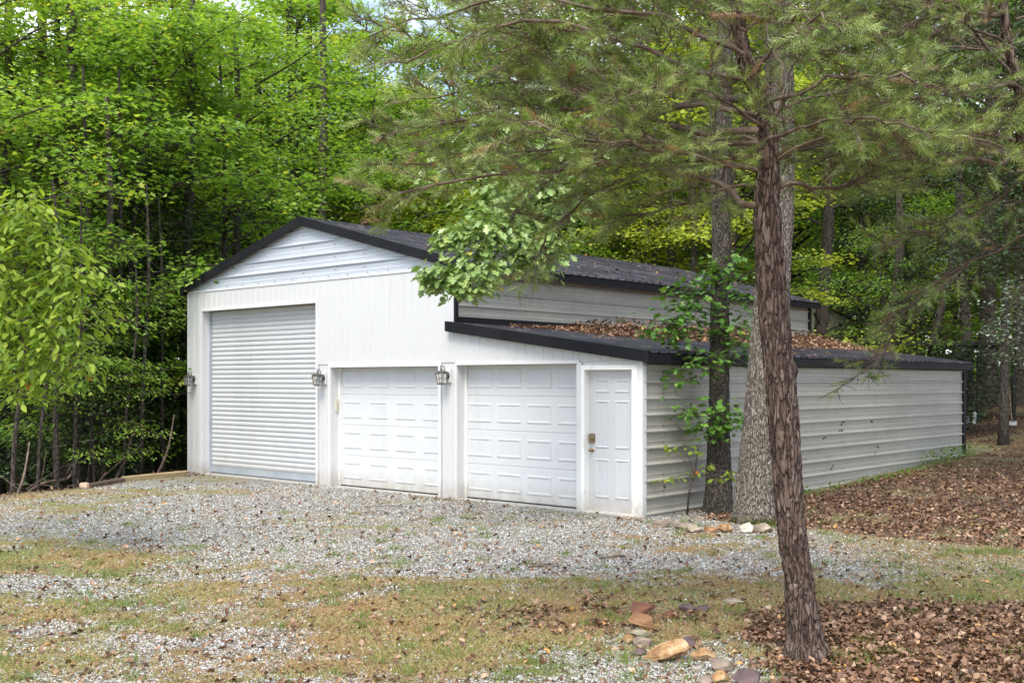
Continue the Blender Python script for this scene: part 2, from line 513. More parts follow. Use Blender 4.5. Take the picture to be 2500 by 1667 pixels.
# ------------------------------------------------------------------ scatter machinery
def frames(d, nrm):
    y = d / (np.linalg.norm(d, axis=1, keepdims=True) + 1e-9)
    z = nrm - y * np.sum(nrm * y, 1, keepdims=True)
    z = z / (np.linalg.norm(z, axis=1, keepdims=True) + 1e-9)
    x = np.cross(y, z)
    return np.stack([x, y, z], 2)

def scatter(tplV, tplF, pos, R, scale, tint):
    n, k = len(pos), len(tplV)
    sc = np.asarray(scale, float)
    if sc.ndim == 1:
        sc = sc[:, None] * np.ones(3)
    L = tplV[None] * sc[:, None, :]
    V = np.einsum('nij,nkj->nki', R, L) + pos[:, None, :]
    Fc = (tplF[None] + (np.arange(n) * k)[:, None, None]).reshape(-1, tplF.shape[1])
    return V.reshape(-1, 3), Fc, np.repeat(tint, k)

def merge(parts):
    Vs, Fs, Ts, o = [], [], [], 0
    for V, Fc, T in parts:
        Vs.append(V); Fs.append(Fc + o); Ts.append(T); o += len(V)
    return np.concatenate(Vs), np.concatenate(Fs), np.concatenate(Ts)

def fan(outline, z=None, c=(0, 0.45, 0)):
    o = np.array(outline, float)
    V = [c] + [(p[0], p[1], 0.0 if z is None else z * abs(p[0]) - 0.12 * max(0, p[1] - 0.5) ** 2) for p in o]
    n = len(o)
    return np.array(V, float), np.array([(0, i + 1, (i + 1) % n + 1) for i in range(n)])

T_MAPLE = fan([(0, 0), (0.42, 0.12), (0.24, 0.3), (0.52, 0.62), (0.2, 0.62), (0, 1.0), (-0.2, 0.62), (-0.52, 0.62), (-0.24, 0.3), (-0.42, 0.12)], 0.3)
T_SIMPLE = fan([(0, 0), (0.42, 0.45), (0, 1), (-0.42, 0.45)], 0.35)
T_SIMPLE = (T_SIMPLE[0], np.array([(1, 2, 3), (1, 3, 4)]))
T_STAR = (np.array([(0, 0, 0), (0.5, 0.35, .12), (0.16, 0.5, .02), (0, 1, -.05), (-0.16, 0.5, .02), (-0.5, 0.35, .12)], float), np.array([(0, 1, 2), (0, 2, 3), (0, 3, 4), (0, 4, 5)]))
T_OAK = fan([(0, 0), (0.1, 0.14), (0.24, 0.2), (0.14, 0.3), (0.36, 0.46), (0.2, 0.52), (0.36, 0.74), (0.14, 0.76), (0.1, 0.98), (0, 0.92), (-0.1, 0.98), (-0.14, 0.76), (-0.36, 0.74), (-0.2, 0.52), (-0.36, 0.46), (-0.14, 0.3), (-0.24, 0.2), (-0.1, 0.14)], 0.3, (0, 0.5, 0))
T_LONG = fan([(0, 0), (0.15, 0.22), (0.2, 0.5), (0.13, 0.78), (0, 1), (-0.13, 0.78), (-0.2, 0.5), (-0.15, 0.22)], 0.35, (0, 0.5, -0.02))

def twigs(p0, p1, r):
    """thin 3-sided sticks"""
    d = p1 - p0
    L = np.linalg.norm(d, axis=1)
    R = frames(d, np.tile((0.1, 0.2, 1.0), (len(p0), 1)))
    a = np.arange(3) * 2 * math.pi / 3
    V = np.array([(math.cos(t), 0, math.sin(t)) for t in a] + [(0.5 * math.cos(t), 1, 0.5 * math.sin(t)) for t in a])
    Fc = np.array([(0, 1, 4), (0, 4, 3), (1, 2, 5), (1, 5, 4), (2, 0, 3), (2, 3, 5)])
    return scatter(V, Fc, p0, R, np.stack([r, L, r], 1), np.full(len(p0), 0.5))

def tree_meshes(name, seed, H=16, cb=3.0, R=3.6, tr=0.16, tpl=T_STAR, ls_=0.13, limbs=34, tw=13, lp=22, flat=0.35, rise=0.5, droop=0.35, twl=0.9, lean=(0, 0), leafdroop=0.25, topR=0.45):
    rs = np.random.RandomState(seed)
    mb = MB()
    n = 9
    ph = rs.uniform(0, 6, 4)
    def tpt(t):
        return np.array([lean[0] * t + 0.25 * math.sin(3 * t + ph[0]) * t + 0.06 * math.sin(9 * t + ph[1]), lean[1] * t + 0.25 * math.sin(3.4 * t + ph[2]) * t + 0.06 * math.sin(8 * t + ph[3]), H * t])
    pts = [tpt(i / n) for i in range(n + 1)]
    rad = [tr * (1.35 if i == 0 else 1.0 - 0.82 * (i / n)) for i in range(n + 1)]
    pts[0] = pts[0] - np.array([0, 0, 0.6])
    mb.tube(pts, rad, 8)
    P0, P1, RR, LP, LD, LT = [], [], [], [], [], []
    for i in range(limbs):
        u = (i + rs.rand()) / limbs
        h = cb + (H - cb) * u
        az = i * 2.39996 + rs.uniform(-0.4, 0.4)
        prof = (0.62 + 0.38 * math.sin(math.pi * u)) * max(0.05, 1 - u ** 4) ** 0.5
        L = R * prof * rs.uniform(0.6, 1.2)
        rise_ = rise + rs.uniform(-0.3, 0.55)
        o = np.array([math.cos(az), math.sin(az), 0])
        b = tpt(h / H)
        side = np.array([-o[1], o[0], 0])
        wob = rs.uniform(-0.25, 0.25, 2)
        lp_ = []
        for k in range(6):
            t = k / 5
            lp_.append(b + o * L * t + side * L * wob[0] * math.sin(t * 3) + np.array([0, 0, L * (rise_ * t - droop * t * t) + 0.08 * L * wob[1] * math.sin(5 * t)]))
        r0 = tr * 0.34 * (1 - 0.6 * u) + 0.008
        mb.tube(lp_, [r0 * (1 - 0.8 * k / 5) for k in range(6)], 5, cap=False)
        lp_ = np.array(lp_)
        for j in range(tw):
            t = 0.22 + 0.78 * (j + rs.rand()) / tw
            q = t * 5
            k = min(4, int(q))
            p = lp_[k] + (lp_[k + 1] - lp_[k]) * (q - k)
            tg = lp_[k + 1] - lp_[k]
            tg /= np.linalg.norm(tg)
            sg = 1 if j % 2 else -1
            a = sg * rs.uniform(0.4, 1.25)
            d = tg * math.cos(a) + side * math.sin(a) + np.array([0, 0, rs.uniform(-0.25, 0.3) * flat * 2])
            d /= np.linalg.norm(d)
            l = twl * rs.uniform(0.6, 1.2) * (1.1 - 0.4 * t) * (0.6 + 0.4 * R / 3.6)
            e = p + d * l + np.array([0, 0, -0.1 * l])
            P0.append(p); P1.append(e); RR.append(0.005 + 0.004 * rs.rand())
            m = int(lp * rs.uniform(0.6, 1.3))
            s = rs.uniform(0.1, 1.08, m)[:, None]
            off = rs.normal(0, 1, (m, 3)) * np.array([0.17, 0.17, 0.17 * flat + 0.02]) * (0.6 + l)
            pos = p + (e - p) * s + off
            ang = math.atan2(d[1], d[0]) + rs.uniform(-1.4, 1.4, m)
            ld = np.stack([np.cos(ang), np.sin(ang), -leafdroop + rs.normal(0, 0.28, m)], 1)
            LP.append(pos); LD.append(ld)
            LT.append(np.clip(rs.normal(0.42, 0.16, m) + rs.uniform(-0.14, 0.14) + (rs.rand(m) > 0.985) * 0.5, 0, 1))
    wv, wf, _ = twigs(np.array(P0), np.array(P1), np.array(RR))
    tv = np.array(mb.v)
    q = [f for f in mb.f if len(f) == 4]
    ng = [f for f in mb.f if len(f) == 8]
    fl = [np.array(q), wf + len(tv)]
    if ng:
        fl.append(np.array(ng))
    wood = np_mesh(name + '_wood', np.concatenate([tv, wv]), fl, smooth=True)
    pos = np.concatenate(LP); ld = np.concatenate(LD); tt = np.concatenate(LT)
    m = len(pos)
    nr = np.stack([rs.normal(0, 0.38, m), rs.normal(0, 0.38, m), np.ones(m)], 1)
    sc = ls_ * rs.uniform(0.6, 1.25, m)
    V, Fc, T = scatter(tpl[0], tpl[1], pos, frames(ld, nr), sc, tt)
    leaf = np_mesh(name + '_leaves', V, [Fc], T)
    return wood, leaf

def add_tree(name, meshes, leafmat, barkmat, loc, rz=0, sc=1.0, label=None, cat='tree', group=None, foliage='crown'):
    wood, leaf = meshes
    if not wood.materials:
        wood.materials.append(barkmat)
    if not leaf.materials:
        leaf.materials.append(leafmat)
    r = empty(name, loc, rz)
    r.scale = (sc, sc, sc)
    a = bpy.data.objects.new('trunk', wood); C.objects.link(a); a.parent = r
    b = bpy.data.objects.new(foliage, leaf); C.objects.link(b); b.parent = r
    b['kind'] = 'stuff'
    if leaf.materials[0] is not leafmat:
        b.material_slots[0].link = 'OBJECT'
        b.material_slots[0].material = leafmat
    tag(r, label, cat, group)
    return r

# ------------------------------------------------------------------ ground
def zones(x, y):
    X, D = camxy(x, y)
    n1 = fbm2(x, y, 0.55, 21, 4)
    # streaks along the drive, roughly square to the facade line
    sx, sy = X * 0.42, D * 0.9
    n2 = fbm(np.stack([sx.ravel(), sy.ravel(), np.zeros(X.size)], 1), 33, 4).reshape(X.shape)
    n3 = fbm2(x, y, 3.0, 44, 3)
    n5 = fbm2(x, y, 8.0, 45, 2)
    g = sstep(9.2, 12.2, D + 0.25 * np.minimum(X, 0)) * 1.25 - 0.15
    g = g - 0.9 * sstep(3.2, 4.6, X) * sstep(11.0, 9.5, D) - 0.25 * sstep(-3.5, -6.5, X) * 1.0
    g = g + 0.3 * np.exp(-(((X - 0.6) / 1.6) ** 2 + ((D - 9.6) / 1.0) ** 2))
    patch = np.exp(-(((X - 0.95) / 0.75) ** 2 + ((D - 7.2) / 0.8) ** 2) * 1.0)
    g = np.maximum(g, patch * 1.25)
    g = np.maximum(g, 0.7 * np.exp(-(((X + 2.6) / 0.9) ** 2 + ((D - 7.0) / 0.3) ** 2)))
    g = np.maximum(g, 0.6 * np.exp(-(((X + 1.3) / 0.6) ** 2 + ((D - 6.9) / 0.2) ** 2)))
    g = np.maximum(g, 0.9 * np.exp(-(((X + 4.6) / 1.3) ** 2 + ((D - 10.4) / 0.5) ** 2)))
    g = g * 0.95 - 0.12 * sstep(10, 8, D) * (X < 0.2) + (n2 - 0.5) * 2.0 + (n3 - 0.5) * 1.5
    # leaf litter: right of the pine, along the side wall, and the left bank
    lit_r = sstep(1.2, 2.2, X - 0.10 * (D - 8)) * sstep(9.9, 8.9, D)
    lit_b = sstep(0.15, 0.7, x) * sstep(-0.9, 0.2, y - 0.12 * x) * sstep(0.2, 0.6, y + 0.0) + sstep(0.0, 0.5, x) * sstep(0.2, 1.6, y - 0.9 + 0.0 * x)
    lit_b = np.clip(lit_b, 0, 1)
    lit_m = 0.62 * np.exp(-(((X - 1.2) / 1.7) ** 2 + ((D - 9.0) / 0.9) ** 2))
    lit_m = np.maximum(lit_m, 0.55 * np.exp(-(((X - 2.4) / 1.2) ** 2 + ((D - 9.4) / 0.5) ** 2)))
    lit_l = sstep(0.9, -0.3, x - edge_x(y))
    base = sstep(-0.35, -0.05, y) * (x < 0.1) * (x > -11.6) * 0.35
    lit = np.maximum.reduce([lit_r, lit_b, lit_m, lit_l, base, sstep(13, 15, y)]) * 1.05 + (n1 - 0.5) * 1.3 + (n3 - 0.5) * 1.4 + (n5 - 0.5) * 0.8
    lit = sstep(0.2, 1.1, lit)
    grs_far = sstep(9.5, 12.5, y) * sstep(20, 15, y) * (x > -1) * sstep(0.5, 0.62, n1 + 0.05)
    lit = lit * (1 - 0.8 * grs_far)
    n4 = fbm2(x, y, 11, 55, 2)
    g = g + (n4 - 0.5) * 1.3
    gr = sstep(0.15, 0.95, g) * (1 - lit)
    gr = gr * (1 - 0.75 * sstep(3.0, 4.5, X) * 1.0)
    gs = np.clip(1 - gr - lit, 0, 1)
    return gr, gs, lit

def ground():
    # one sheet: fine where the camera looks, coarse out to the horizon
    def axis(lo, hi, step, far):
        a = np.arange(lo, hi + 1e-6, step)
        out, d = [], step
        v = hi
        while v < far:
            d *= 1.22
            v += d
            out.append(v)
        neg, d, v = [], step, lo
        while v > -far:
            d *= 1.22
            v -= d
            neg.append(v)
        return np.concatenate([neg[::-1], a, out])
    xs = axis(-14, 10, 0.09, 600)
    ys = axis(-12, 16, 0.09, 600)
    gx, gy = np.meshgrid(xs, ys, indexing='ij')
    z = gz(gx, gy)
    fine = sstep(30, 15, np.hypot(gx, gy))
    z = z + (fbm2(gx, gy, 7, 8, 2) - 0.5) * 0.02 * fine
    V = np.stack([gx.ravel(), gy.ravel(), z.ravel()], 1)
    nx, ny = gx.shape
    i = np.arange(nx - 1)[:, None] * ny + np.arange(ny - 1)[None]
    Fc = np.stack([i, i + ny, i + ny + 1, i + 1], 2).reshape(-1, 4)
    me = np_mesh('ground', V, [Fc], smooth=True)
    a, b, c = zones(gx.ravel(), gy.ravel())
    at_ = me.attributes.new('zone', 'FLOAT_COLOR', 'POINT')
    at_.data.foreach_set('color', np.stack([a, b, c, np.ones_like(a)], 1).astype(np.float32).ravel())
    m, nt, ns, ls, P = newmat('ground_cover')
    tc = N(ns, 'ShaderNodeTexCoord')
    za = N(ns, 'ShaderNodeAttribute', attribute_name='zone')
    sp = N(ns, 'ShaderNodeSeparateColor')
    ls.new(za.outputs['Color'], sp.inputs[0])
    # gravel
    v1 = N(ns, 'ShaderNodeTexVoronoi', Scale=42.0)
    ls.new(tc.outputs['Object'], v1.inputs['Vector'])
    bw = N(ns, 'ShaderNodeSeparateColor')
    ls.new(v1.outputs['Color'], bw.inputs[0])
    r1 = ramp(ns, [(0.0, (0.17, 0.15, 0.125)), (0.5, (0.32, 0.315, 0.295)), (1.0, (0.50, 0.50, 0.485))])
    ls.new(bw.outputs[0], r1.inputs['Fac'])
    v1d = ramp(ns, [(0.25, (1, 1, 1)), (0.75, (0.35, 0.33, 0.30))])
    ls.new(v1.outputs['Distance'], v1d.inputs['Fac'])
    gm = N(ns, 'ShaderNodeMixRGB', blend_type='MULTIPLY', Fac=0.8)
    ls.new(r1.outputs['Color'], gm.inputs['Color1'])
    ls.new(v1d.outputs['Color'], gm.inputs['Color2'])
    # grass and soil
    n2 = N(ns, 'ShaderNodeTexNoise', Scale=60.0, Detail=6, Roughness=0.75)
    ls.new(tc.outputs['Object'], n2.inputs['Vector'])
    r2 = ramp(ns, [(0.25, (0.06, 0.055, 0.028)), (0.45, (0.18, 0.145, 0.075)), (0.6, (0.32, 0.25, 0.14)), (0.8, (0.46, 0.40, 0.29))])
    ls.new(n2.outputs['Fac'], r2.inputs['Fac'])
    n2b = N(ns, 'ShaderNodeTexNoise', Scale=1.6, Detail=4)
    ls.new(tc.outputs['Object'], n2b.inputs['Vector'])
    r2b = ramp(ns, [(0.4, (0.75, 1.0, 0.7)), (0.62, (1.15, 0.95, 0.8))])
    ls.new(n2b.outputs['Fac'], r2b.inputs['Fac'])
    g2 = N(ns, 'ShaderNodeMixRGB', blend_type='MULTIPLY', Fac=1.0)
    ls.new(r2.outputs['Color'], g2.inputs['Color1'])
    ls.new(r2b.outputs['Color'], g2.inputs['Color2'])
    # litter
    v3 = N(ns, 'ShaderNodeTexVoronoi', Scale=20.0)
    ls.new(tc.outputs['Object'], v3.inputs['Vector'])
    s3 = N(ns, 'ShaderNodeSeparateColor')
    ls.new(v3.outputs['Color'], s3.inputs[0])
    r3 = ramp(ns, [(0.0, (0.035, 0.02, 0.014)), (0.5, (0.10, 0.058, 0.04)), (1.0, (0.22, 0.14, 0.10))])
    ls.new(s3.outputs[0], r3.inputs['Fac'])
    m1 = N(ns, 'ShaderNodeMixRGB')
    ls.new(sp.outputs[0], m1.inputs['Fac'])
    ls.new(g2.outputs['Color'], m1.inputs['Color1'])
    ls.new(gm.outputs['Color'], m1.inputs['Color2'])
    m2 = N(ns, 'ShaderNodeMixRGB')
    ls.new(sp.outputs[2], m2.inputs['Fac'])
    ls.new(m1.outputs['Color'], m2.inputs['Color1'])
    ls.new(r3.outputs['Color'], m2.inputs['Color2'])
    ls.new(m2.outputs['Color'], P.inputs['Base Color'])
    P.inputs['Roughness'].default_value = 0.95
    P.inputs['Specular IOR Level'].default_value = 0.2
    ad = N(ns, 'ShaderNodeMath', operation='SUBTRACT')
    ls.new(n2.outputs['Fac'], ad.inputs[0])
    ls.new(v1.outputs['Distance'], ad.inputs[1])
    bp = N(ns, 'ShaderNodeBump', Strength=0.8, Distance=0.02)
    ls.new(ad.outputs[0], bp.inputs['Height'])
    ls.new(bp.outputs['Normal'], P.inputs['Normal'])
    link('ground', me, m, kind='structure')
ground()

def inside_building(x, y, pad=0.0):
    return (x > -11.45 - pad) & (x < 0.03 + pad) & (y > -0.03 - pad) & (y < 12.05 + pad)

def yard_points(rs, n, dmin, dmax, power=1.6):
    """ground points in front of the camera, denser near it"""
    u = rs.rand(n)
    D = (dmin ** (-power + 1) + u * (dmax ** (-power + 1) - dmin ** (-power + 1))) ** (1 / (-power + 1))
    X = rs.uniform(-0.56, 0.56, n) * D
    x = CAM[0] + FW[0] * D + RT[0] * X
    y = CAM[1] + FW[1] * D + RT[1] * X
    k = ~inside_building(x, y)
    return x[k], y[k], D[k]

def ground_cover():
    rs = np.random.RandomState(5)
    # stones
    x, y, D = yard_points(rs, 300000, 5.6, 20, 2.0)
    a, b, c = zones(x, y)
    k = rs.rand(len(x)) < np.clip(a * 0.95 + 0.05 * b + 0.01, 0, 1)
    x, y, D = x[k][:104000], y[k][:104000], D[k][:104000]
    n = len(x)
    oc = np.array([(1, 0, 0), (-1, 0, 0), (0, 1, 0), (0, -1, 0), (0.1, 0.1, 1), (0, 0, -0.4)], float)
    of = np.array([(0, 2, 4), (2, 1, 4), (1, 3, 4), (3, 0, 4)])
    d = np.stack([rs.normal(0, 1, n), rs.normal(0, 1, n), rs.normal(0, 0.35, n)], 1)
    nr = np.stack([rs.normal(0, 0.4, n), rs.normal(0, 0.4, n), np.ones(n)], 1)
    s = rs.uniform(0.0045, 0.0105, n) * (1 + 0.035 * (D - 6))
    sc = np.stack([s * rs.uniform(0.7, 1.3, n), s * rs.uniform(0.7, 1.5, n), s * rs.uniform(0.5, 1.0, n)], 1)
    V, Fc, T = scatter(oc[:, :], of, np.stack([x, y, gz(x, y) + 0.004], 1), frames(d, nr), sc, np.clip(rs.normal(0.55, 0.25, n), 0, 1))
    tag(link('gravel', np_mesh('gravel', V, [Fc], T), LEAF['stone'], kind='stuff'), 'pale grey crushed stone spread over the drive before the garage doors', 'gravel')
    # grass blades
    x, y, D = yard_points(rs, 330000, 5.6, 22, 1.7)
    a, b, c = zones(x, y)
    cl_ = fbm2(x, y, 2.2, 77, 3)
    k = rs.rand(len(x)) < np.clip(b * 1.0 + 0.22 * a + 0.10 * c, 0, 1) * sstep(0.28, 0.6, cl_ + 0.12)
    x, y, D, cl_ = x[k][:150000], y[k][:150000], D[k][:150000], cl_[k][:150000]
    n = len(x)
    bl = np.array([(-0.5, 0, 0), (0.5, 0, 0), (0, 1, 0.25)], float)
    bf = np.array([(0, 1, 2)])
    ang = rs.uniform(0, 2 * math.pi, n)
    d = np.stack([np.cos(ang), np.sin(ang), rs.uniform(0.2, 1.6, n)], 1)
    h = rs.uniform(0.018, 0.055, n)
    hue = fbm2(x, y, 0.9, 61, 3)
    V, Fc, T = scatter(bl, bf, np.stack([x, y, gz(x, y) + 0.0], 1), frames(d, rs.normal(0, 1, (n, 3))), np.stack([0.005 * np.ones(n) * (1 + 0.06 * (D - 6)), h, h], 1), np.clip(0.5 + (hue - 0.44) * 3.0 + rs.normal(0, 0.24, n), 0, 1))
    tag(link('grass', np_mesh('grass', V, [Fc], T), LEAF['grass'], kind='stuff'), 'thin patchy grass, partly dry and brown, growing through the gravel', 'grass')
    # green tufts
    px, py, pt = [], [], []
    for _ in range(260):
        xx, yy, _d = yard_points(rs, 1, 6, 16, 1.5)
        if len(xx):
            m = rs.randint(25, 60)
            px.append(xx + rs.normal(0, 0.05, m)); py.append(yy + rs.normal(0, 0.05, m))
    for sx, sy in ((2325, 1345), (2360, 1350), (2410, 1345), (2440, 1350), (2390, 1352), (2310, 1358), (2470, 1352), (1523, 1520), (1483, 1505), (1800, 1495)):
        p, _d = gpt(sx, sy)
        m = 90
        px.append(p[0] + rs.normal(0, 0.08, m)); py.append(p[1] + rs.normal(0, 0.08, m))
    x = np.concatenate(px); y = np.concatenate(py); n = len(x)
    k = ~inside_building(x, y); x, y = x[k], y[k]; n = len(x)
    ang = rs.uniform(0, 6.3, n)
    d = np.stack([np.cos(ang), np.sin(ang), rs.uniform(0.8, 3, n)], 1)
    h = rs.uniform(0.04, 0.10, n)
    V, Fc, T = scatter(bl, bf, np.stack([x, y, gz(x, y)], 1), frames(d, rs.normal(0, 1, (n, 3))), np.stack([0.006 * np.ones(n), h, h], 1), np.clip(rs.normal(0.1, 0.12, n), 0, 1))
    tag(link('grass_tufts', np_mesh('grass_tufts', V, [Fc], T), LEAF['grass'], kind='stuff'), 'small fresh green tufts dotted over the gravel and litter', 'grass')
    # crumbs of bark, leaf and straw
    x, y, D = yard_points(rs, 60000, 5.6, 21, 1.8)
    a, b, c = zones(x, y)
    k = rs.rand(len(x)) < 0.9
    x, y, D = x[k], y[k], D[k]
    n = len(x)
    ct = np.array([(-.5, 0, 0), (.5, 0.1, 0.1), (0.1, 1, 0.15)], float)
    d = np.stack([rs.normal(0, 1, n), rs.normal(0, 1, n), rs.normal(0, .2, n)], 1)
    h = rs.uniform(0.008, 0.035, n)
    V, Fc, T = scatter(ct, np.array([(0, 1, 2)]), np.stack([x, y, gz(x, y) + .009], 1), frames(d, np.stack([rs.normal(0, .3, n), rs.normal(0, .3, n), np.ones(n)], 1)), np.stack([rs.uniform(.005, .014, n), h, h], 1) * (0.7 + .05 * D)[:, None], np.clip(rs.normal(.45, .3, n), 0, 1))
    tag(link('leaf_crumbs', np_mesh('leaf_crumbs', V, [Fc], T), LEAF['dead'], kind='stuff'), 'fine brown crumbs of leaf and bark strewn over the gravel', 'leaf crumbs')
    # fallen leaves
    x, y, D = yard_points(rs, 240000, 5.6, 34, 1.5)
    a, b, c = zones(x, y)
    pr = np.clip(c ** 1.3 * 1.0 + 0.075 * (1 - c), 0, 1)
    k = (rs.rand(len(x)) < pr)
    x, y, D, c = x[k][:66000], y[k][:66000], D[k][:66000], c[k][:66000]
    n = len(x)
    lt = np.array([(0, 0, 0), (0.34, 0.4, 0.24), (0.1, 1, 0.2), (-0.24, 0.8, 0.12), (-0.32, 0.28, 0.26)], float)
    lf = np.array([(0, 1, 2), (0, 2, 3), (0, 3, 4)])
    d = np.stack([rs.normal(0, 1, n), rs.normal(0, 1, n), rs.normal(0, 0.35, n)], 1)
    nr = np.stack([rs.normal(0, 0.55, n), rs.normal(0, 0.55, n), rs.choice([-1, 1], n) * 1.0], 1)
    s = rs.uniform(0.018, 0.066, n) * (0.85 + 0.02 * D)
    V, Fc, T = scatter(lt, lf, np.stack([x, y, gz(x, y) + 0.008 + 0.018 * rs.rand(n) * (c > 0.5)], 1), frames(d, nr), np.stack([s, s, s * rs.uniform(0.6, 1.8, n)], 1), np.clip(rs.normal(0.45, 0.24, n), 0, 1))
    tag(link('leaf_litter', np_mesh('leaf_litter', V, [Fc], T), LEAF['dead'], kind='stuff'), 'brown fallen leaves lying thick over the ground beyond the pine', 'leaves')
ground_cover()
# ------------------------------------------------------------------ garage building
XL, XM, Y1 = -11.39, -3.65, 12.05      # left corner, foot of the taller block, rear wall (x = 0 is the near corner)
RX, RZ = -7.52, 4.86                   # ridge
EZ = 3.80                              # top of the tall block's eave
SL = (RZ - EZ) / (RX - (XL - 0.1))
def main_top(x):
    return RZ - SL * abs(x - RX)
LZ0, LS = 2.80, 0.138                  # lean-to roof: height at XM, fall per metre
def lean_top(x):
    return LZ0 - LS * (x - XM)

def garage():
    G = empty('garage_building')
    tag(G, 'white metal garage with black roofs, grey roller door, two panel doors and a lean-to', 'garage')
    PITCH = 0.1875
    # structural walls with the door openings left free
    def wallbox(*b):
        MB().box(*b).obj('wall', M['trim'], G)
    T = 0.24
    for x0, x1, z0, z1 in ((XL, -10.87, 0, 3.70), (-10.87, -7.15, 3.31, 3.70), (-7.15, -6.75, 0, 3.70), (-6.75, -3.98, 2.14, 3.70), (-3.98, -3.65, 0, 3.70)):
        wallbox(x0, x1, 0.014, T, z0, z1)
    wallbox(-3.648, -3.58, 0.014, T, 0, 2.70)
    MB().prism([(-3.58, .014, 2.15), (-1.12, .014, 2.15), (-1.12, .014, lean_top(-1.12) - 0.09), (-3.58, .014, lean_top(-3.58) - 0.09)], (0, T - .014, 0)).obj('wall', M['trim'], G)
    wallbox(-1.12, -1.02, 0.014, T, 0, 2.32)
    MB().prism([(-1.02, .014, 2.11), (-0.03, .014, 2.11), (-0.03, .014, 2.17), (-1.02, .014, 2.31)], (0, T - .014, 0)).obj('wall', M['trim'], G)
    MB().prism([(XL + .1, 0.1, 3.70), (XM - .1, 0.1, 3.70), (RX, 0.1, RZ - 0.12)], (0, 0.12, 0)).obj('wall', M['trim'], G)
    wallbox(-0.10, -0.03, T, Y1, -0.1, 2.14)
    wallbox(XM - 0.10, XM - 0.03, T, Y1, 0, 3.72)
    wallbox(XL + .002, XL + 0.08, T, Y1, -0.3, 3.72)
    wallbox(XL, -0.03, Y1, Y1 + 0.08, -0.3, 2.14)
    MB().prism([(XL, Y1 + .001, 2.14), (XM, Y1 + .001, 2.14), (XM, Y1 + .001, 3.72), (RX, Y1 + .001, RZ - .1), (XL, Y1 + .001, 3.72)], (0, .07, 0)).obj('wall', M['trim'], G)
    # slab
    MB().box(XL - 0.02, 0.04, -0.06, Y1 + .1, -0.5, 0.015).obj('slab', M['concrete'], G)
    # vertical boards of the front
    cache = {}
    def board(x0, x1, z0, z1a, z1b):
        wd = x1 - x0
        key = (round(wd, 3), round(z1a - z0, 3), round(z1b - z0, 3))
        if key not in cache:
            mb = MB()
            c = min(0.012, wd * 0.3)
            prof = [(0.0, 0.0), (c, -0.008), (wd - c, -0.008), (wd, 0.0), (wd, 0.013), (0, 0.013)]
            vs, n = [], len(prof)
            for px, py in prof:
                vs.append((px, py, 0))
            for px, py in prof:
                vs.append((px, py, (z1a - z0) + (z1b - z1a) * px / wd))
            mb.add(vs, [tuple(range(n))[::-1], tuple(range(n, 2 * n))] + [(i, (i + 1) % n, n + (i + 1) % n, n + i) for i in range(n)])
            cache[key] = mb.mesh('board')
            cache[key].materials.append(M['white'])
        o = bpy.data.objects.new('board', cache[key])
        C.objects.link(o)
        o.parent = G
        o.location = (x0, 0.0, z0)
    def boards(x0, x1, z0, top):
        x = x0
        while x < x1 - 0.01:
            e = min(x + PITCH, x1)
            if x1 - e < 0.03:
                e = x1
            board(x, e, z0, top(x), top(e))
            x = e
    flat = lambda x: 3.69
    boards(XL + 0.03, -10.90, 0.02, flat)
    boards(-10.90, -7.12, 3.35, flat)
    boards(-7.08, -6.78, 0.02, lambda x: 2.165)
    boards(-7.12, XM, 2.185, flat)
    boards(-3.92, -3.62, 0.02, lambda x: 2.165)
    boards(XM, -1.09, 2.185, lambda x: lean_top(x) - 0.11)
    boards(-1.09, -0.06, 2.165, lambda x: max(2.175, lean_top(x) - 0.11))
    # trims
    def trim(name, m, *b):
        MB().box(*b).obj(name, m, G)
    for x0, x1, z0, z1 in ((-10.915, -10.86, 0.01, 3.30), (-7.16, -7.10, 0.01, 3.36), (-6.79, -6.74, 0.01, 2.13), (-3.99, -3.93, 0.01, 2.19), (-3.60, -3.57, 0.01, 2.14), (-1.135, -1.09, 0.01, 2.16)):
        trim('opening_trim', M['trim'], x0, x1, -0.026, 0.03, z0, z1)
    for x0, x1, z0, z1 in ((-10.915, -7.16, 3.30, 3.355), (-6.79, -3.99, 2.13, 2.19), (-3.60, -1.09, 2.14, 2.19)):
        trim('header_trim', M['trim'], x0, x1, -0.028, 0.03, z0, z1)
    trim('corner_trim', M['trim'], -0.065, 0.028, -0.03, 0.06, -0.02, 2.20)
    trim('corner_trim', M['trim'], XL - 0.012, XL + 0.028, -0.02, 0.05, 0.0, 3.70)
    trim('eave_trim', M['trim'], XL + 0.02, XM + 0.03, -0.022, 0.02, 3.692, 3.728)
    trim('corner_trim', M['black'], XM + 0.002, XM + 0.046, -0.014, 0.05, 2.76, 3.71)
    # ribbed profile: ribs every 0.2286 m
    RP = [(0.0, 0.0), (0.003, 0.032), (0.018, 0.032), (0.048, 0.0), (0.088, 0.0), (0.094, 0.004), (0.104, 0.004), (0.110, 0.0), (0.155, 0.0), (0.161, 0.004), (0.171, 0.004), (0.177, 0.0)]
    def ribbed(t0, t1, phase=0.0):
        out = []
        k = math.floor((t0 - phase) / 0.2286) - 1
        while True:
            b = phase + k * 0.2286
            if b > t1:
                break
            for a, h in RP:
                if t0 + 1e-4 < b + a < t1 - 1e-4:
                    out.append((b + a, h))
            k += 1
        return [(t0, 0.0)] + out + [(t1, 0.0)]
    # lower side wall
    z = -0.12
    ph = 0.03
    while z < 2.15:
        z1 = min(z + 0.9144, 2.17)
        pf = ribbed(z, z1, ph)
        MB().sheet([h for _, h in pf], [(0.0, 0.02, t) for t, _ in pf], [(0.0, Y1, t) for t, _ in pf], (1, 0, 0)).obj('siding_panel', M['siding'], G)
        z = z1 + 0.0005
    # upper side wall above the lean-to roof
    z = 2.76
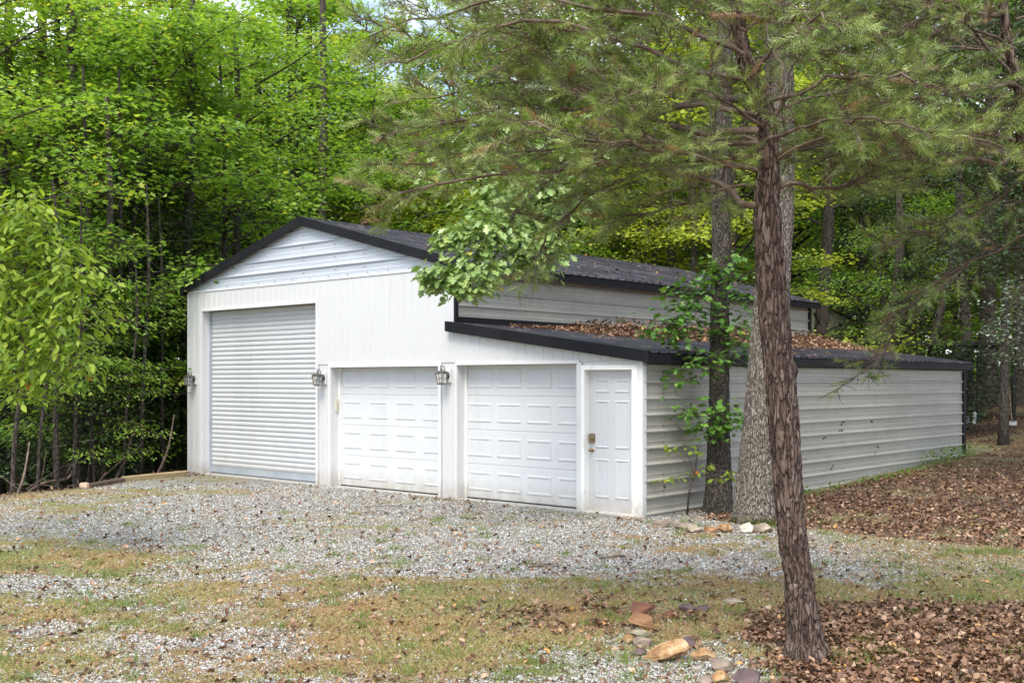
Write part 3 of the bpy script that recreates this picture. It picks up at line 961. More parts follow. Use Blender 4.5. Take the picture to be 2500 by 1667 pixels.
    while z < 3.70:
        z1 = min(z + 0.9144, 3.74)
        pf = ribbed(z, z1, 2.80 + 0.06)
        MB().sheet([h for _, h in pf], [(XM + .004, 0.051, t) for t, _ in pf], [(XM + .004, Y1, t) for t, _ in pf], (1, 0, 0)).obj('siding_panel', M['siding'], G)
        z = z1 + 0.0005
    # gable
    z = 3.729
    while z < RZ - 0.15:
        z1 = min(z + 0.46, RZ - 0.10)
        pf = ribbed(z, z1, 3.70)
        half = [max(0.01, (RZ - 0.06 - t) / SL) for t, _ in pf]
        MB().sheet([h for _, h in pf], [(RX - w_, -0.0, t) for (t, _), w_ in zip(pf, half)], [(RX + w_, -0.0, t) for (t, _), w_ in zip(pf, half)], (0, -1, 0)).obj('siding_panel', M['gable'], G)
        z = z1 + 0.0005
    # black corner and base flashings
    MB().box(-0.005, 0.042, Y1 - 0.03, Y1 + 0.10, 0.0, 2.2).obj('corner_trim', M['black'], G)
    MB().box(XM + 0.001, XM + 0.046, Y1 - 0.03, Y1 + 0.08, 2.7, 3.74).obj('corner_trim', M['black'], G)
    MB().box(XM + 0.038, XM + 0.058, 0.05, Y1, 2.74, 2.915).obj('flashing', M['black'], G)
    # roofs: ribbed sheets 0.914 m wide
    def roof(xh, xl, zh, zl, y0, y1):
        L = math.hypot(xl - xh, zh - zl)
        sg = 1 if xl > xh else -1
        nx, nz = sg * (zh - zl) / L, abs(xl - xh) / L
        y = y0
        while y < y1 - 0.02:
            ye = min(y + 0.9144, y1)
            pf = ribbed(y, ye, y0 + 0.02)
            MB().sheet([h * 0.95 for _, h in pf], [(xh, t, zh) for t, _ in pf], [(xl, t, zl) for t, _ in pf], (nx, 0, nz), 0.003).obj('roof_sheet', M['roof'], G)
            y = ye + 0.0005
    ye0, ye1 = -0.09, Y1 + 0.22
    roof(RX, XM + 0.24, RZ, main_top(XM + 0.24), ye0, ye1)
    roof(RX, XL - 0.12, RZ, main_top(XL - 0.12), ye0, ye1)
    roof(XM + 0.02, 0.16, lean_top(XM + .02), lean_top(0.16), ye0, ye1)
    # roof decks (underside)
    def deck(xh, xl, zh, zl, d):
        MB().prism([(xh, ye0 + .03, zh - .01), (xl, ye0 + .03, zl - .01), (xl, ye0 + .03, zl - d), (xh, ye0 + .03, zh - d)], (0, ye1 - ye0 - .06, 0)).obj('roof_deck', M['black'], G)
    deck(RX, XM + 0.21, RZ, main_top(XM + 0.21), 0.07)
    deck(RX, XL - 0.09, RZ, main_top(XL - 0.09), 0.07)
    deck(XM + .03, 0.13, lean_top(XM + .03), lean_top(0.13), 0.07)
    # ridge cap
    w_ = 0.2
    MB().prism([(RX - w_, ye0 - .01, RZ - w_ * SL + .022), (RX, ye0 - .01, RZ + .024), (RX + w_, ye0 - .01, RZ - w_ * SL + .022), (RX, ye0 - .01, RZ + .020)], (0, ye1 - ye0 + .02, 0)).obj('ridge_cap', M['black'], G)
    # rake trims: a face board and a top lip, in lengths
    def rake(xa, za, xb, zb, h, pieces, yf=-0.115):
        for i in range(pieces):
            a, b = i / pieces, (i + 1) / pieces
            x0, z0_, x1, z1_ = xa + (xb - xa) * a, za + (zb - za) * a, xa + (xb - xa) * b, za + (zb - za) * b
            pr = 0.002 * (i % 2)
            MB().prism([(x0, yf - pr, z0_ + .028), (x1, yf - pr, z1_ + .028), (x1, yf - pr, z1_ - h), (x0, yf - pr, z0_ - h)], (0, 0.022, 0)).obj('rake_trim', M['black'], G)
            MB().prism([(x0, yf + .024, z0_ + .0285), (x1, yf + .024, z1_ + .0285), (x1, yf + .024, z1_ + .022), (x0, yf + .024, z0_ + .022)], (0, 0.10, 0)).obj('rake_trim', M['black'], G)
    rake(RX, RZ, XM + 0.26, main_top(XM + 0.26), 0.135, 3)
    rake(RX, RZ, XL - 0.14, main_top(XL - 0.14), 0.135, 3)
    rake(XM - 0.10, lean_top(XM - 0.10), 0.18, lean_top(0.18), 0.135, 3)
    # eave fascias
    for x, z_, in ((XM + 0.205, main_top(XM + 0.24)), (0.125, lean_top(0.16))):
        MB().box(x, x + 0.022, ye0 - .02, ye1, z_ - 0.145, z_ - 0.012).obj('fascia', M['black'], G)
    MB().box(XL - 0.11, XL - 0.09, ye0 - .02, ye1, main_top(XL - .1) - 0.14, main_top(XL - .1) - 0.012).obj('fascia', M['black'], G)
    # screws
    mb = MB()
    def screw(x, y, z_, ax):
        s = 0.008
        if ax == 'x':
            mb.box(x, x + 0.005, y - s, y + s, z_ - s, z_ + s)
        else:
            mb.box(x - s, x + s, y - 0.008, y, z_ - s, z_ + s)
    for j in range(9):
        for i in range(10):
            screw(0.018, 0.5 + j * 1.42, 0.045 + i * 0.2286, 'x') if i < 9 else None
            screw(0.0, 0.5 + j * 1.42, 0.11 + i * 0.2286, 'x') if i < 9 and (i + j) % 3 else None
        for i in range(4):
            screw(XM + 0.018, 0.9 + j * 1.42, 2.88 + i * 0.2286, 'x')
    for k in range(15):
        screw(XL + 0.35 + k * 0.53, -0.018, 3.755, 'y')
    for k, x in ((3, RX), (1, RX - 1.6), (1, RX + 1.7), (2, RX + 0.9)):
        for i in range(k + 1):
            screw(x, -0.018, 3.86 + 0.2286 * i, 'y')
    mb.obj('screws', M['lead'], G, kind='stuff')
    # roller door
    D_ = MB().box(-10.87, -7.15, 0.215, 0.235, 0.02, 3.3).obj('roller_door', M['slatbar'], G)
    sp_ = 0.0925
    mb = MB()
    nseg = 7
    pf = [(sp_ * i / nseg, 0.019 * math.sin(math.pi * i / nseg) ** 0.8) for i in range(nseg + 1)]
    mb.sheet([h for _, h in pf], [(-10.86, 0.212, t) for t, _ in pf], [(-7.16, 0.212, t) for t, _ in pf], (0, -1, 0), 0.002)
    sm = mb.mesh('slat', smooth=False)
    sm.materials.append(M['slat'])
    z = 0.16
    while z < 3.28:
        o = bpy.data.objects.new('slat', sm)
        C.objects.link(o)
        o.parent = D_
        o.location = (0, 0, z)
        z += sp_
    MB().box(-10.86, -7.16, 0.18, 0.213, 0.045, 0.158).obj('bottom_bar', M['slatbar'], D_)
    MB().box(-10.87, -10.83, 0.15, 0.21, 0.0, 3.29).obj('track', M['slatbar'], G)
    # panel garage doors
    def panel(wd, ht, bev=0.03, dep=0.009):
        mb = MB()
        rings = [(0, 0.0), (0.010, -dep), (bev, -dep), (bev + 0.014, -0.001)]
        vs = []
        for o_, y in rings:
            vs += [(o_, y, o_), (wd - o_, y, o_), (wd - o_, y, ht - o_), (o_, y, ht - o_)]
        fs = []
        for r in range(3):
            for i in range(4):
                fs.append((4 * r + i, 4 * r + (i + 1) % 4, 4 * r + 4 + (i + 1) % 4, 4 * r + 4 + i))
        fs.append((12, 13, 14, 15))
        return mb.add(vs, fs).mesh('raised_panel')
    pm = panel(0.50, 0.30)
    pm.materials.append(M['gdoor'])
    pms = MB()
    def gdoor(x0, x1, top):
        d = MB().box(x0 - .05, x1 + .05, 0.236, 0.238, 0.03, top + .05).obj('garage_door', M['dark'], G)
        h = (top + 0.05 - 0.03) / 4
        for i in range(4):
            z0_ = 0.03 + i * h
            mb = MB()
            c = 0.006
            mb.prism([(0, 0, c), (0, c, 0), (0, 0.03, 0), (0, 0.03, h - 0.002), (0, c, h - 0.002), (0, 0, h - 0.002 - c)], (x1 - x0 + .1, 0, 0))
            o = mb.obj('section', M['gdoor'], d)
            o.location = (x0 - .05, 0.205, z0_)
            nP = 4
            sp2 = (x1 - x0) / nP
            for k in range(nP):
                q = bpy.data.objects.new('raised_panel', pm)
                C.objects.link(q)
                q.parent = d
                q.location = (x0 + sp2 * (k + 0.5) - 0.25, 0.2045, z0_ + (h - 0.30) / 2)
        MB().box(x0 - .02, x1 + .02, 0.19, 0.225, 0.016, 0.032).obj('seal', M['lead'], d)
        MB().box(x0, x0 + 0.035, 0.17, 0.204, 0.02, top).obj('door_stop', M['casing'], d)
        MB().box(x0 + .036, x1, 0.16, 0.2, top - 0.012, top + 0.01).obj('door_stop', M['casing'], d)
    gdoor(-6.75, -3.98, 2.14)
    gdoor(-3.58, -1.12, 2.15)
    MB().box(-6.748, -6.72, 0.09, 0.13, 1.34, 1.56).obj('keypad', M['keypad'], G)
    # entry door
    MB().box(-1.045, -0.985, -0.035, 0.10, 0.02, 2.11).obj('door_casing', M['casing'], G)
    MB().box(-0.155, -0.066, -0.033, 0.10, 0.02, 2.11).obj('door_casing', M['casing'], G)
    MB().box(-0.985, -0.155, -0.034, 0.10, 2.045, 2.109).obj('door_casing', M['casing'], G)
    MB().box(-1.09, -1.0455, -0.030, 0.03, 0.0, 2.16).obj('door_casing', M['trim'], G)
    ed = MB().box(-0.984, -0.156, 0.075, 0.115, 0.035, 2.044).obj('entry_door', M['edoor'], G)
    pw = 0.255
    for x in (-0.875, -0.52):
        for z0_, h in ((0.22, 0.56), (0.93, 0.68), (1.72, 0.19)):
            me = panel(pw, h, 0.022, 0.010)
            me.materials.append(M['edoor'])
            q = bpy.data.objects.new('raised_panel', me)
            C.objects.link(q)
            q.parent = ed
            q.location = (x, 0.0745, z0_)
    MB().box(-1.0, -0.10, -0.05, 0.12, 0.012, 0.034).obj('threshold', M['casing'], G)
    mb = MB()
    mb.tube([(-0.92, 0.0745, 0.90), (-0.92, 0.066, 0.90)], 0.032, 14)
    mb.tube([(-0.92, 0.066, 0.90), (-0.92, 0.045, 0.90), (-0.92, 0.035, 0.90), (-0.92, 0.018, 0.90), (-0.92, 0.008, 0.90)], [0.012, 0.014, 0.026, 0.027, 0.012], 14)
    mb.obj('door_knob', M['brass'], ed, smooth=True)
    mb = MB()
    mb.prism([(-0.955, 0.0744, 1.0), (-0.885, 0.0744, 1.0), (-0.872, 0.0744, 1.02), (-0.872, 0.0744, 1.115), (-0.885, 0.0744, 1.135), (-0.955, 0.0744, 1.135), (-0.968, 0.0744, 1.115), (-0.968, 0.0744, 1.02)], (0, -0.03, 0))
    mb.tube([(-0.92, 0.045, 1.055), (-0.92, 0.022, 1.055)], 0.024, 12)
    mb.box(-0.926, -0.914, 0.010, 0.022, 1.035, 1.075)
    mb.obj('deadbolt', M['brass'], ed)
    return G
garage()

# wall lanterns
def lantern(x, z, tilt, label, rz=0):
    L = empty('wall_lantern', (x, -0.014, z), rz)
    tag(L, label, 'wall lantern', 'old pewter lanterns on the garage front')
    MB().box(-0.065, 0.075, -0.022, 0.0, -0.11, 0.11).obj('mounting_block', M['trim'], L)
    mb = MB()
    mb.tube([(0, -0.022, 0.01), (0, -0.028, 0.01), (0, -0.036, 0.01), (0, -0.05, 0.01)], [0.06, 0.06, 0.045, 0.022], 20)
    mb.obj('backplate', M['pewter'], L, smooth=False)
    R = Matrix.Translation((-0.0, -0.15, -0.02)) @ Matrix.Rotation(math.radians(tilt), 4, 'Y') @ Matrix.Rotation(math.radians(-5), 4, 'X')
    def T(p):
        return tuple(R @ Vector(p))
    mb = MB()
    mb.tube([(0, -0.045, 0.01), (0, -0.075, 0.03), (0, -0.075, 0.09), (0, -0.10, 0.15), T((0, 0.0, 0.18)), T((0, -0.02, 0.17)), T((0, -0.012, 0.145))], [0.011, 0.010, 0.008, 0.007, 0.006, 0.005, 0.004], 7)
    mb.obj('scroll_arm', M['lead'], L, smooth=True)
    # cage: tapered four-sided body with muntins
    mb = MB()
    b, t, zb, zt = 0.048, 0.066, -0.11, 0.055
    cb = [(-b, -b), (b, -b), (b, b), (-b, b)]
    ct = [(-t, -t), (t, -t), (t, t), (-t, t)]
    for i in range(4):
        j = (i + 1) % 4
        mb.tube([T((*cb[i], zb)), T((*ct[i], zt))], 0.0065, 4)
        mb.tube([T((*cb[i], zb)), T((*cb[j], zb))], 0.0075, 4)
        mb.tube([T((*ct[i], zt)), T((*ct[j], zt))], 0.0065, 4)
        mb.tube([T(((cb[i][0] + cb[j][0]) / 2, (cb[i][1] + cb[j][1]) / 2, zb)), T(((ct[i][0] + ct[j][0]) / 2, (ct[i][1] + ct[j][1]) / 2, zt))], 0.0035, 4)
        m0 = [(cb[k][0] + ct[k][0]) / 2 for k in (i, j)]
        m1 = [(cb[k][1] + ct[k][1]) / 2 for k in (i, j)]
        mb.tube([T((m0[0], m1[0], (zb + zt) / 2)), T((m0[1], m1[1], (zb + zt) / 2))], 0.0035, 4)
    mb.obj('cage', M['pewter'], L)
    for i in range(4):
        j = (i + 1) % 4
        k = 0.93
        mb = MB()
        mb.prism([T((cb[i][0] * k, cb[i][1] * k, zb)), T((cb[j][0] * k, cb[j][1] * k, zb)), T((ct[j][0] * k, ct[j][1] * k, zt)), T((ct[i][0] * k, ct[i][1] * k, zt))], np.array(T((-(cb[i][0] + cb[j][0]) * 0.02, -(cb[i][1] + cb[j][1]) * 0.02, 0))) - np.array(T((0, 0, 0))))
        mb.obj('pane', M['glass'], L)
    MB().tube([T((0, 0, zb + .005)), T((0, 0, zb + .06)), T((0, 0, zb + .10))], [0.016, 0.018, 0.010], 8).obj('bulb', M['trim'], L, smooth=True)
    mb = MB()
    rr = [(0.080, 0.055), (0.080, 0.063), (0.060, 0.088), (0.034, 0.103), (0.016, 0.108)]
    vs = []
    for r, z_ in rr:
        vs += [T((sx * r, sy * r, z_)) for sx, sy in ((-1, -1), (1, -1), (1, 1), (-1, 1))]
    fs = [(3, 2, 1, 0), (16, 17, 18, 19)]
    for q in range(4):
        fs += [(4 * q + i, 4 * q + (i + 1) % 4, 4 * q + 4 + (i + 1) % 4, 4 * q + 4 + i) for i in range(4)]
    mb.add(vs, fs).obj('roof_cap', M['pewter'], L)
    MB().tube([T((0, 0, 0.106)), T((0, 0, 0.115)), T((0, 0, 0.125)), T((0, 0, 0.138)), T((0, 0, 0.146)), T((0, 0, 0.17))], [0.010, 0.012, 0.024, 0.020, 0.006, 0.003], 10).obj('finial', M['pewter'], L, smooth=True)
lantern(-11.13, 1.93, -4, 'pewter lantern left of the grey roller door, at the outer corner of the garage')
lantern(-6.93, 1.94, -4, 'pewter lantern between the grey roller door and the first panel door')
lantern(-3.77, 1.97, -9, 'tilted pewter lantern on the pier between the two white panel doors')

# ------------------------------------------------------------------ leaves lying on the roofs
def roof_leaves():
    rs = np.random.RandomState(9)
    lt = np.array([(0, 0, 0), (0.34, 0.3, 0.22), (0.2, 0.72, 0.1), (0, 1, 0.3), (-0.26, 0.68, 0.14), (-0.32, 0.28, 0.26), (0, 0.5, -0.02)], float)
    lf = np.array([(0, 1, 6), (1, 2, 6), (2, 3, 6), (3, 4, 6), (4, 5, 6), (5, 0, 6)])
    def put(name, x, y, zf, lift, label, smin=0.035, smax=0.10):
        n = len(x)
        d = np.stack([rs.normal(0, 1, n), rs.normal(0, 1, n), rs.normal(0, 0.2, n)], 1)
        nr = np.stack([rs.normal(0, 0.5, n), rs.normal(0, 0.5, n), np.ones(n)], 1)
        s = rs.uniform(smin, smax, n)
        V, Fc, T = scatter(lt, lf, np.stack([x, y, zf(x) + 0.012 + lift], 1), frames(d, nr), s, np.clip(rs.normal(0.52, 0.22, n), 0, 1))
        tag(link(name, np_mesh(name, V, [Fc], T), LEAF['dead'], kind='stuff'), label, 'leaves')
    n = 11000
    y = rs.uniform(1.3, 12.1, n)
    reach = 1.2 + 0.9 * fbm2(y, y * 0, 0.8, 3, 3) * sstep(1.2, 4.0, y)
    u = rs.rand(n) ** 0.8
    x = XM + 0.06 + u * reach * sstep(1.0, 3.2, y)
    lift = 0.30 * (1 - u) ** 1.3 * sstep(1.5, 4.5, y) * rs.rand(n)
    put('leaf_drift', x, y, lean_top, lift, 'thick drift of brown leaves against the wall on the lean-to roof')
    n = 16000
    x = rs.uniform(XM + 0.3, 0.1, n); y = rs.uniform(0.3, 12, n)
    c = fbm2(x * 0.8, y, 1.3, 91, 4)
    k = (c > 0.52 + 0.04 * (x > -1)) & (rs.rand(n) < sstep(0.0, 2.0, y) * (1 - 0.6 * sstep(6, 11, y)) * 0.75)
    x, y = x[k], y[k]
    put('leaf_scatter', x, y, lean_top, 0.0, 'patches of broken leaves and twigs scattered on the lean-to roof', 0.02, 0.07)
    n = 420
    x = rs.uniform(RX + 0.1, XM + 0.2, n); y = rs.uniform(0.1, 12, n)
    k = rs.rand(n) < 0.25 + 0.75 * (y > 3)
    put('leaf_scatter', x[k], y[k], main_top, 0.0, 'few dry leaves lying on the tall black roof', 0.04, 0.1)
roof_leaves()
# ------------------------------------------------------------------ detailed trunks and leafy sprays
def catmull(P, n):
    P = np.array(P, float)
    k = len(P)
    out = []
    for t in np.linspace(0, k - 1, n):
        i = min(int(t), k - 2)
        u = t - i
        p0, p1, p2, p3 = P[max(i - 1, 0)], P[i], P[i + 1], P[min(i + 2, k - 1)]
        out.append(0.5 * (2 * p1 + (p2 - p0) * u + (2 * p0 - 5 * p1 + 4 * p2 - p3) * u * u + (3 * p1 - p0 - 3 * p2 + p3) * u ** 3))
    return np.array(out)

def trunk_mesh(name, path, radii, rings, sides, amp, fr, seed, knots=(), flare=0.0, stretch=0.25):
    P = catmull(np.column_stack([path, radii]), rings)
    c, r = P[:, :3], P[:, 3]
    a = np.linspace(0, 2 * math.pi, sides, endpoint=False)
    ca, sa = np.cos(a), np.sin(a)
    z0 = c[:, 2] - c[0, 2]
    X = np.repeat(ca[None], rings, 0); Y = np.repeat(sa[None], rings, 0); Z = np.repeat(z0[:, None], sides, 1)
    rr = r[:, None] * np.ones(sides)
    q = np.stack([X.ravel() * r.mean() * fr, Y.ravel() * r.mean() * fr, Z.ravel() * fr * stretch], 1)
    wob = fbm(q * 0.7, seed + 9, 3)[:, None] * 0.9
    n1 = fbm(q + wob, seed, 3).reshape(rings, sides)
    ridge = 1 - np.abs(2 * n1 - 1) * 3.2
    crack = np.clip(ridge, 0, 1) ** 1.5
    n2 = fbm(q * 2.7, seed + 3, 3).reshape(rings, sides)
    lump = fbm(q * 0.16 + 5, seed + 5, 2).reshape(rings, sides)
    d = amp * (0.6 * n2 - 1.15 * crack) + 0.10 * r[:, None] * (lump - 0.5) * 2
    if flare:
        lobe = 0.5 + 0.5 * np.sin(a * 5 + seed)[None]
        d = d + flare * np.exp(-np.maximum(0, Z - 0.0) / 0.16) * (0.3 + 0.7 * lobe)
    for kz, ka, kr, kh in knots:
        dz = (Z - kz)
        da = (np.angle(np.exp(1j * (a - ka))))[None] * r[:, None]
        d = d + kh * np.exp(-(dz ** 2 + da ** 2) / kr ** 2)
    rr = rr + d
    V = np.stack([c[:, 0:1] + ca * rr, c[:, 1:2] + sa * rr, c[:, 2:3] + 0 * rr], 2).reshape(-1, 3)
    i = np.arange(rings - 1)[:, None] * sides + np.arange(sides)[None]
    j = np.arange(rings - 1)[:, None] * sides + (np.arange(sides)[None] + 1) % sides
    Fc = np.stack([i, j, j + sides, i + sides], 2).reshape(-1, 4)
    V = V - np.array(path[0])
    return np_mesh(name, V, [Fc], smooth=True)

def leaf_meshes(tpl, m, tints):
    out = []
    for t in tints:
        me = np_mesh('leaf', tpl[0], [tpl[1]], np.full(len(tpl[0]), t))
        me.materials.append(m)
        out.append(me)
    return out

def spray(root, centres, tpl, m, size, n_obj, n_stuff, seed, rad=(0.22, 0.13), hang=0.4, org=None, name='foliage', tints=(0.15, 0.35, 0.5, 0.62, 0.8, 0.97), tw=(1, 3, 4, 3, 2, 0.35)):
    """leaves hanging in bunches round the given centres; the largest are single parts, the rest one stuff part"""
    rs = np.random.RandomState(seed)
    base = np.array(root.location)
    me = leaf_meshes(tpl, m, tints)
    tw = np.array(tw) / sum(tw)
    n = n_obj + n_stuff
    ci = rs.randint(0, len(centres), n)
    cc = np.array([c[:3] for c in centres])
    cs = np.array([c[3] if len(c) > 3 else 1.0 for c in centres])
    off = rs.normal(0, 1, (n, 3)) * np.array([rad[0], rad[0], rad[1]])
    off = off * cs[ci][:, None]
    pos = cc[ci] + off
    d = off * np.array([1, 1, 0.2])
    d = d / (np.linalg.norm(d, axis=1, keepdims=True) + 1e-6) + rs.normal(0, 0.45, (n, 3))
    d[:, 2] = -hang + rs.normal(0, 0.25, n)
    nr = np.stack([rs.normal(0, 0.4, n), rs.normal(0, 0.4, n), np.ones(n)], 1)
    R = frames(d, nr)
    sc = size * rs.uniform(0.65, 1.2, n)
    bl = rs.uniform(-0.12, 0.12, len(centres))
    order = np.argsort(np.dot(pos - CAM, FW) / sc)
    for q in order[:n_obj]:
        o = bpy.data.objects.new('leaf', me[rs.choice(len(me), p=tw)])
        C.objects.link(o)
        o.parent = root
        Mx = Matrix([[R[q][0][0], R[q][0][1], R[q][0][2], 0], [R[q][1][0], R[q][1][1], R[q][1][2], 0], [R[q][2][0], R[q][2][1], R[q][2][2], 0], [0, 0, 0, 1]])
        o.matrix_local = Matrix.Translation(Vector(pos[q] - base)) @ Mx @ Matrix.Scale(sc[q], 4)
    r = order[n_obj:]
    V, Fc, T = scatter(tpl[0], tpl[1], pos[r] - base, R[r], sc[r], np.clip(rs.normal(0.45, 0.17, len(r)) + bl[ci[r]], 0, 1))
    link(name, np_mesh(name, V, [Fc], T), m, root, 'stuff')
    # fine stalks joining the bunches
    k = rs.randint(0, n, min(n, 260))
    wv, wf, _ = twigs(cc[ci[k]] - base, pos[k] - base, np.full(len(k), 0.003))
    link('twigs', np_mesh('twigs', wv, [wf]), BARK['twig'], root, 'stuff')

def pp(lst, dD=0.0):
    return [at(a, b, D + dD) for a, b, D in lst]

# ---- oaks beside the lean-to wall
b1, D1 = gpt(1754, 1249)
path = [at(x, y, D1) for x, y in ((1753, 1275), (1754, 1235), (1755, 1160), (1755, 1083), (1756, 955), (1757, 785), (1762, 500), (1768, 150), (1775, -300), (1780, -700))]
px2m = D1 / F / 2
oak = empty('oak_tree', path[0])
tag(oak, 'slim dark oak with leafy sprouts on its trunk, close against the lean-to wall', 'tree')
link('trunk', trunk_mesh('oak_trunk', path, [88 * px2m, 70 * px2m, 60 * px2m, 55 * px2m, 49 * px2m, 47 * px2m, 46 * px2m, 40 * px2m, 30 * px2m, 18 * px2m], 330, 64, 0.016, 30, 4, ((0.75, 4.2, .07, .03), (1.0, 5.3, .06, .03)), 0.06), BARK['oak'], oak)
w1, l1 = tree_meshes('oak_crown', 41, H=11, cb=5.4, R=3.2, tr=0.05, tpl=T_OAK, ls_=0.14, limbs=16, tw=8, lp=10, flat=0.5)
w1.materials.append(BARK['oak']); l1.materials.append(LEAF['oakdark'])
o = link('branches', w1, None, oak); o = link('crown', l1, None, oak, 'stuff')
cs = []
for x, y, s in ((1740, 679, 1), (1808, 691, 1), (1680, 704, .9), (1775, 650, .9), (1629, 798, .9), (1689, 815, 1), (1787, 806, 1), (1826, 825, .8), (1655, 775, .8), (1646, 917, .9), (1689, 895, .9), (1723, 875, .9), (1787, 868, .8), (1679, 1005, .8), (1738, 1023, .8), (1765, 1000, .7), (1800, 1030, .6), (1735, 1050, .6), (1660, 740, .7), (1830, 745, .8), (1700, 760, .7), (1615, 820, .6)):
    cs.append((*at(x, y, D1 - 0.35), s))
spray(oak, cs, T_OAK, LEAF['oakdark'], 0.125, 290, 900, 17, (0.20, 0.12), 0.35)
mb = MB()
for c in cs[::2]:
    c = np.array(c[:3])
    t = np.array([np.interp(c[2] - 0.12, [p[2] for p in path], [p[k] for p in path]) for k in (0, 1)] + [c[2] - 0.12])
    mb.tube([t - path[0], (t * .5 + c * .5) - path[0] + np.array([0, 0, .03]), c - path[0]], [0.012, 0.008, 0.004], 5, cap=False)
mb.obj('sprout_stems', BARK['oak'], oak, kind='stuff')

b2, D2 = gpt(1850, 1275)
path = [at(x, y, D2) for x, y in ((1846, 1300), (1850, 1262), (1853, 1200), (1860, 1100), (1872, 900), (1888, 690), (1900, 457), (1905, 200), (1900, -200), (1890, -700))]
px2m = D2 / F / 2
oak2 = empty('oak_tree', path[0])
tag(oak2, 'thick pale grey oak with a mossy foot, just behind the leaning pine', 'tree')
link('trunk', trunk_mesh('pale_oak_trunk', path, [135 * px2m, 122 * px2m, 112 * px2m, 101 * px2m, 92 * px2m, 84 * px2m, 74 * px2m, 64 * px2m, 50 * px2m, 30 * px2m], 380, 96, 0.017, 30, 14, (), 0.09), BARK['pale'], oak2)
w2, l2 = tree_meshes('pale_oak_crown', 43, H=13, cb=6.0, R=4.4, tr=0.06, tpl=T_OAK, ls_=0.15, limbs=20, tw=9, lp=10, flat=0.5)
w2.materials.append(BARK['oak']); l2.materials.append(LEAF['oak'])
link('branches', w2, None, oak2); link('crown', l2, None, oak2, 'stuff')
cs = []
for x, y, D, s in ((1200, 500, 14, .8), (1245, 560, 13.9, .8), (1195, 590, 13.7, .7), (1150, 600, 13.7, .7), (1140, 650, 13.6, .6), (1100, 670, 13.5, .6), (1075, 688, 13.5, .5), (1120, 700, 13.5, .6), (1160, 690, 13.5, .6), (1190, 655, 13.6, .6), (1055, 668, 13.5, .4), (1310, 600, 13.8, .6), (1330, 625, 13.8, .6), (1305, 645, 13.8, .5), (1280, 620, 13.8, .5), (1345, 590, 13.8, .5), (1170, 410, 14.3, 1.1), (1235, 385, 14.3, 1.2), (1280, 520, 14.2, .9), (1250, 470, 14.2, 1), (1120, 560, 13.8, .5), (1090, 590, 13.8, .4), (1320, 450, 14.4, 1.1), (1210, 550, 13.8, .7), (1080, 420, 14.5, .8), (1400, 400, 14.5, 1.1), (1480, 340, 14.6, 1.1), (1420, 500, 14.4, .8), (1350, 520, 14.2, .8)):
    cs.append((*at(x, y, D), s))
spray(oak2, cs, T_OAK, LEAF['oak'], 0.135, 290, 2100, 27, (0.21, 0.15), 0.75)
mb = MB()
P = pp([(1905, 240, 15.0), (1700, 250, 14.8), (1500, 320, 14.5), (1350, 430, 14.2), (1250, 530, 13.9), (1180, 620, 13.7), (1110, 665, 13.5)])
mb.tube([p - path[0] for p in catmull(P, 24)], list(np.linspace(0.06, 0.008, 24)), 6, cap=False)
P = pp([(1500, 320, 14.5), (1420, 430, 14.2), (1370, 540, 13.9), (1320, 620, 13.8)])
mb.tube([p - path[0] for p in catmull(P, 14)], list(np.linspace(0.03, 0.006, 14)), 6, cap=False)
P = pp([(1500, 320, 14.5), (1350, 350, 14.4), (1230, 390, 14.3), (1120, 420, 14.4)])
mb.tube([p - path[0] for p in catmull(P, 14)], list(np.linspace(0.03, 0.006, 14)), 6, cap=False)
mb.obj('drooping_limb', BARK['oak'], oak2, smooth=True)

# ---- long-leaved tree reaching in from the left
tb = at(-330, 1200, 12.5); tb[2] = float(gz(tb[0], tb[1])) - 0.2
lt = empty('long_leaved_tree', tb)
tag(lt, 'light green tree with long drooping leaves reaching in at the left edge', 'tree')
hp = [tb, tb + [0.1, 0, 1.6], tb + [0.0, .1, 3.2], tb + [0.2, .1, 5.2], tb + [.3, .2, 7.5]]
link('trunk', trunk_mesh('left_trunk', hp, [0.16, .12, .10, .08, .04], 90, 24, 0.01, 20, 5), BARK['wood'], lt)
cs, mb = [], MB()
for x, y in ((60, 120), (130, 100), (240, 120), (50, 250), (150, 300), (300, 220), (370, 320), (60, 400), (150, 380), (320, 370), (390, 400), (310, 440), (40, 500), (130, 480), (360, 560), (450, 560), (100, 590), (240, 620), (320, 700), (210, 740), (350, 790), (420, 830), (20, 760), (80, 850), (150, 900), (60, 930), (160, 830), (20, 30), (120, 20), (230, 260), (40, 640), (-40, 300), (-60, 600), (10, 150)):
    c = at(x / 2.09, 500 + y / 2.09, 11.6)
    cs.append((*c, 1.0))
    t = tb + [0, 0, max(1.2, c[2] - tb[2] + 0.25)]
    mb.tube([p - tb for p in catmull([t, t * .5 + c * .5 + [0, 0, .35], c], 8)], list(np.linspace(0.022, 0.004, 8)), 5, cap=False)
mb.obj('branches', BARK['wood'], lt, kind='stuff')
spray(lt, cs, T_LONG, LEAF['long'], 0.135, 295, 1500, 37, (0.15, 0.11), 0.7)

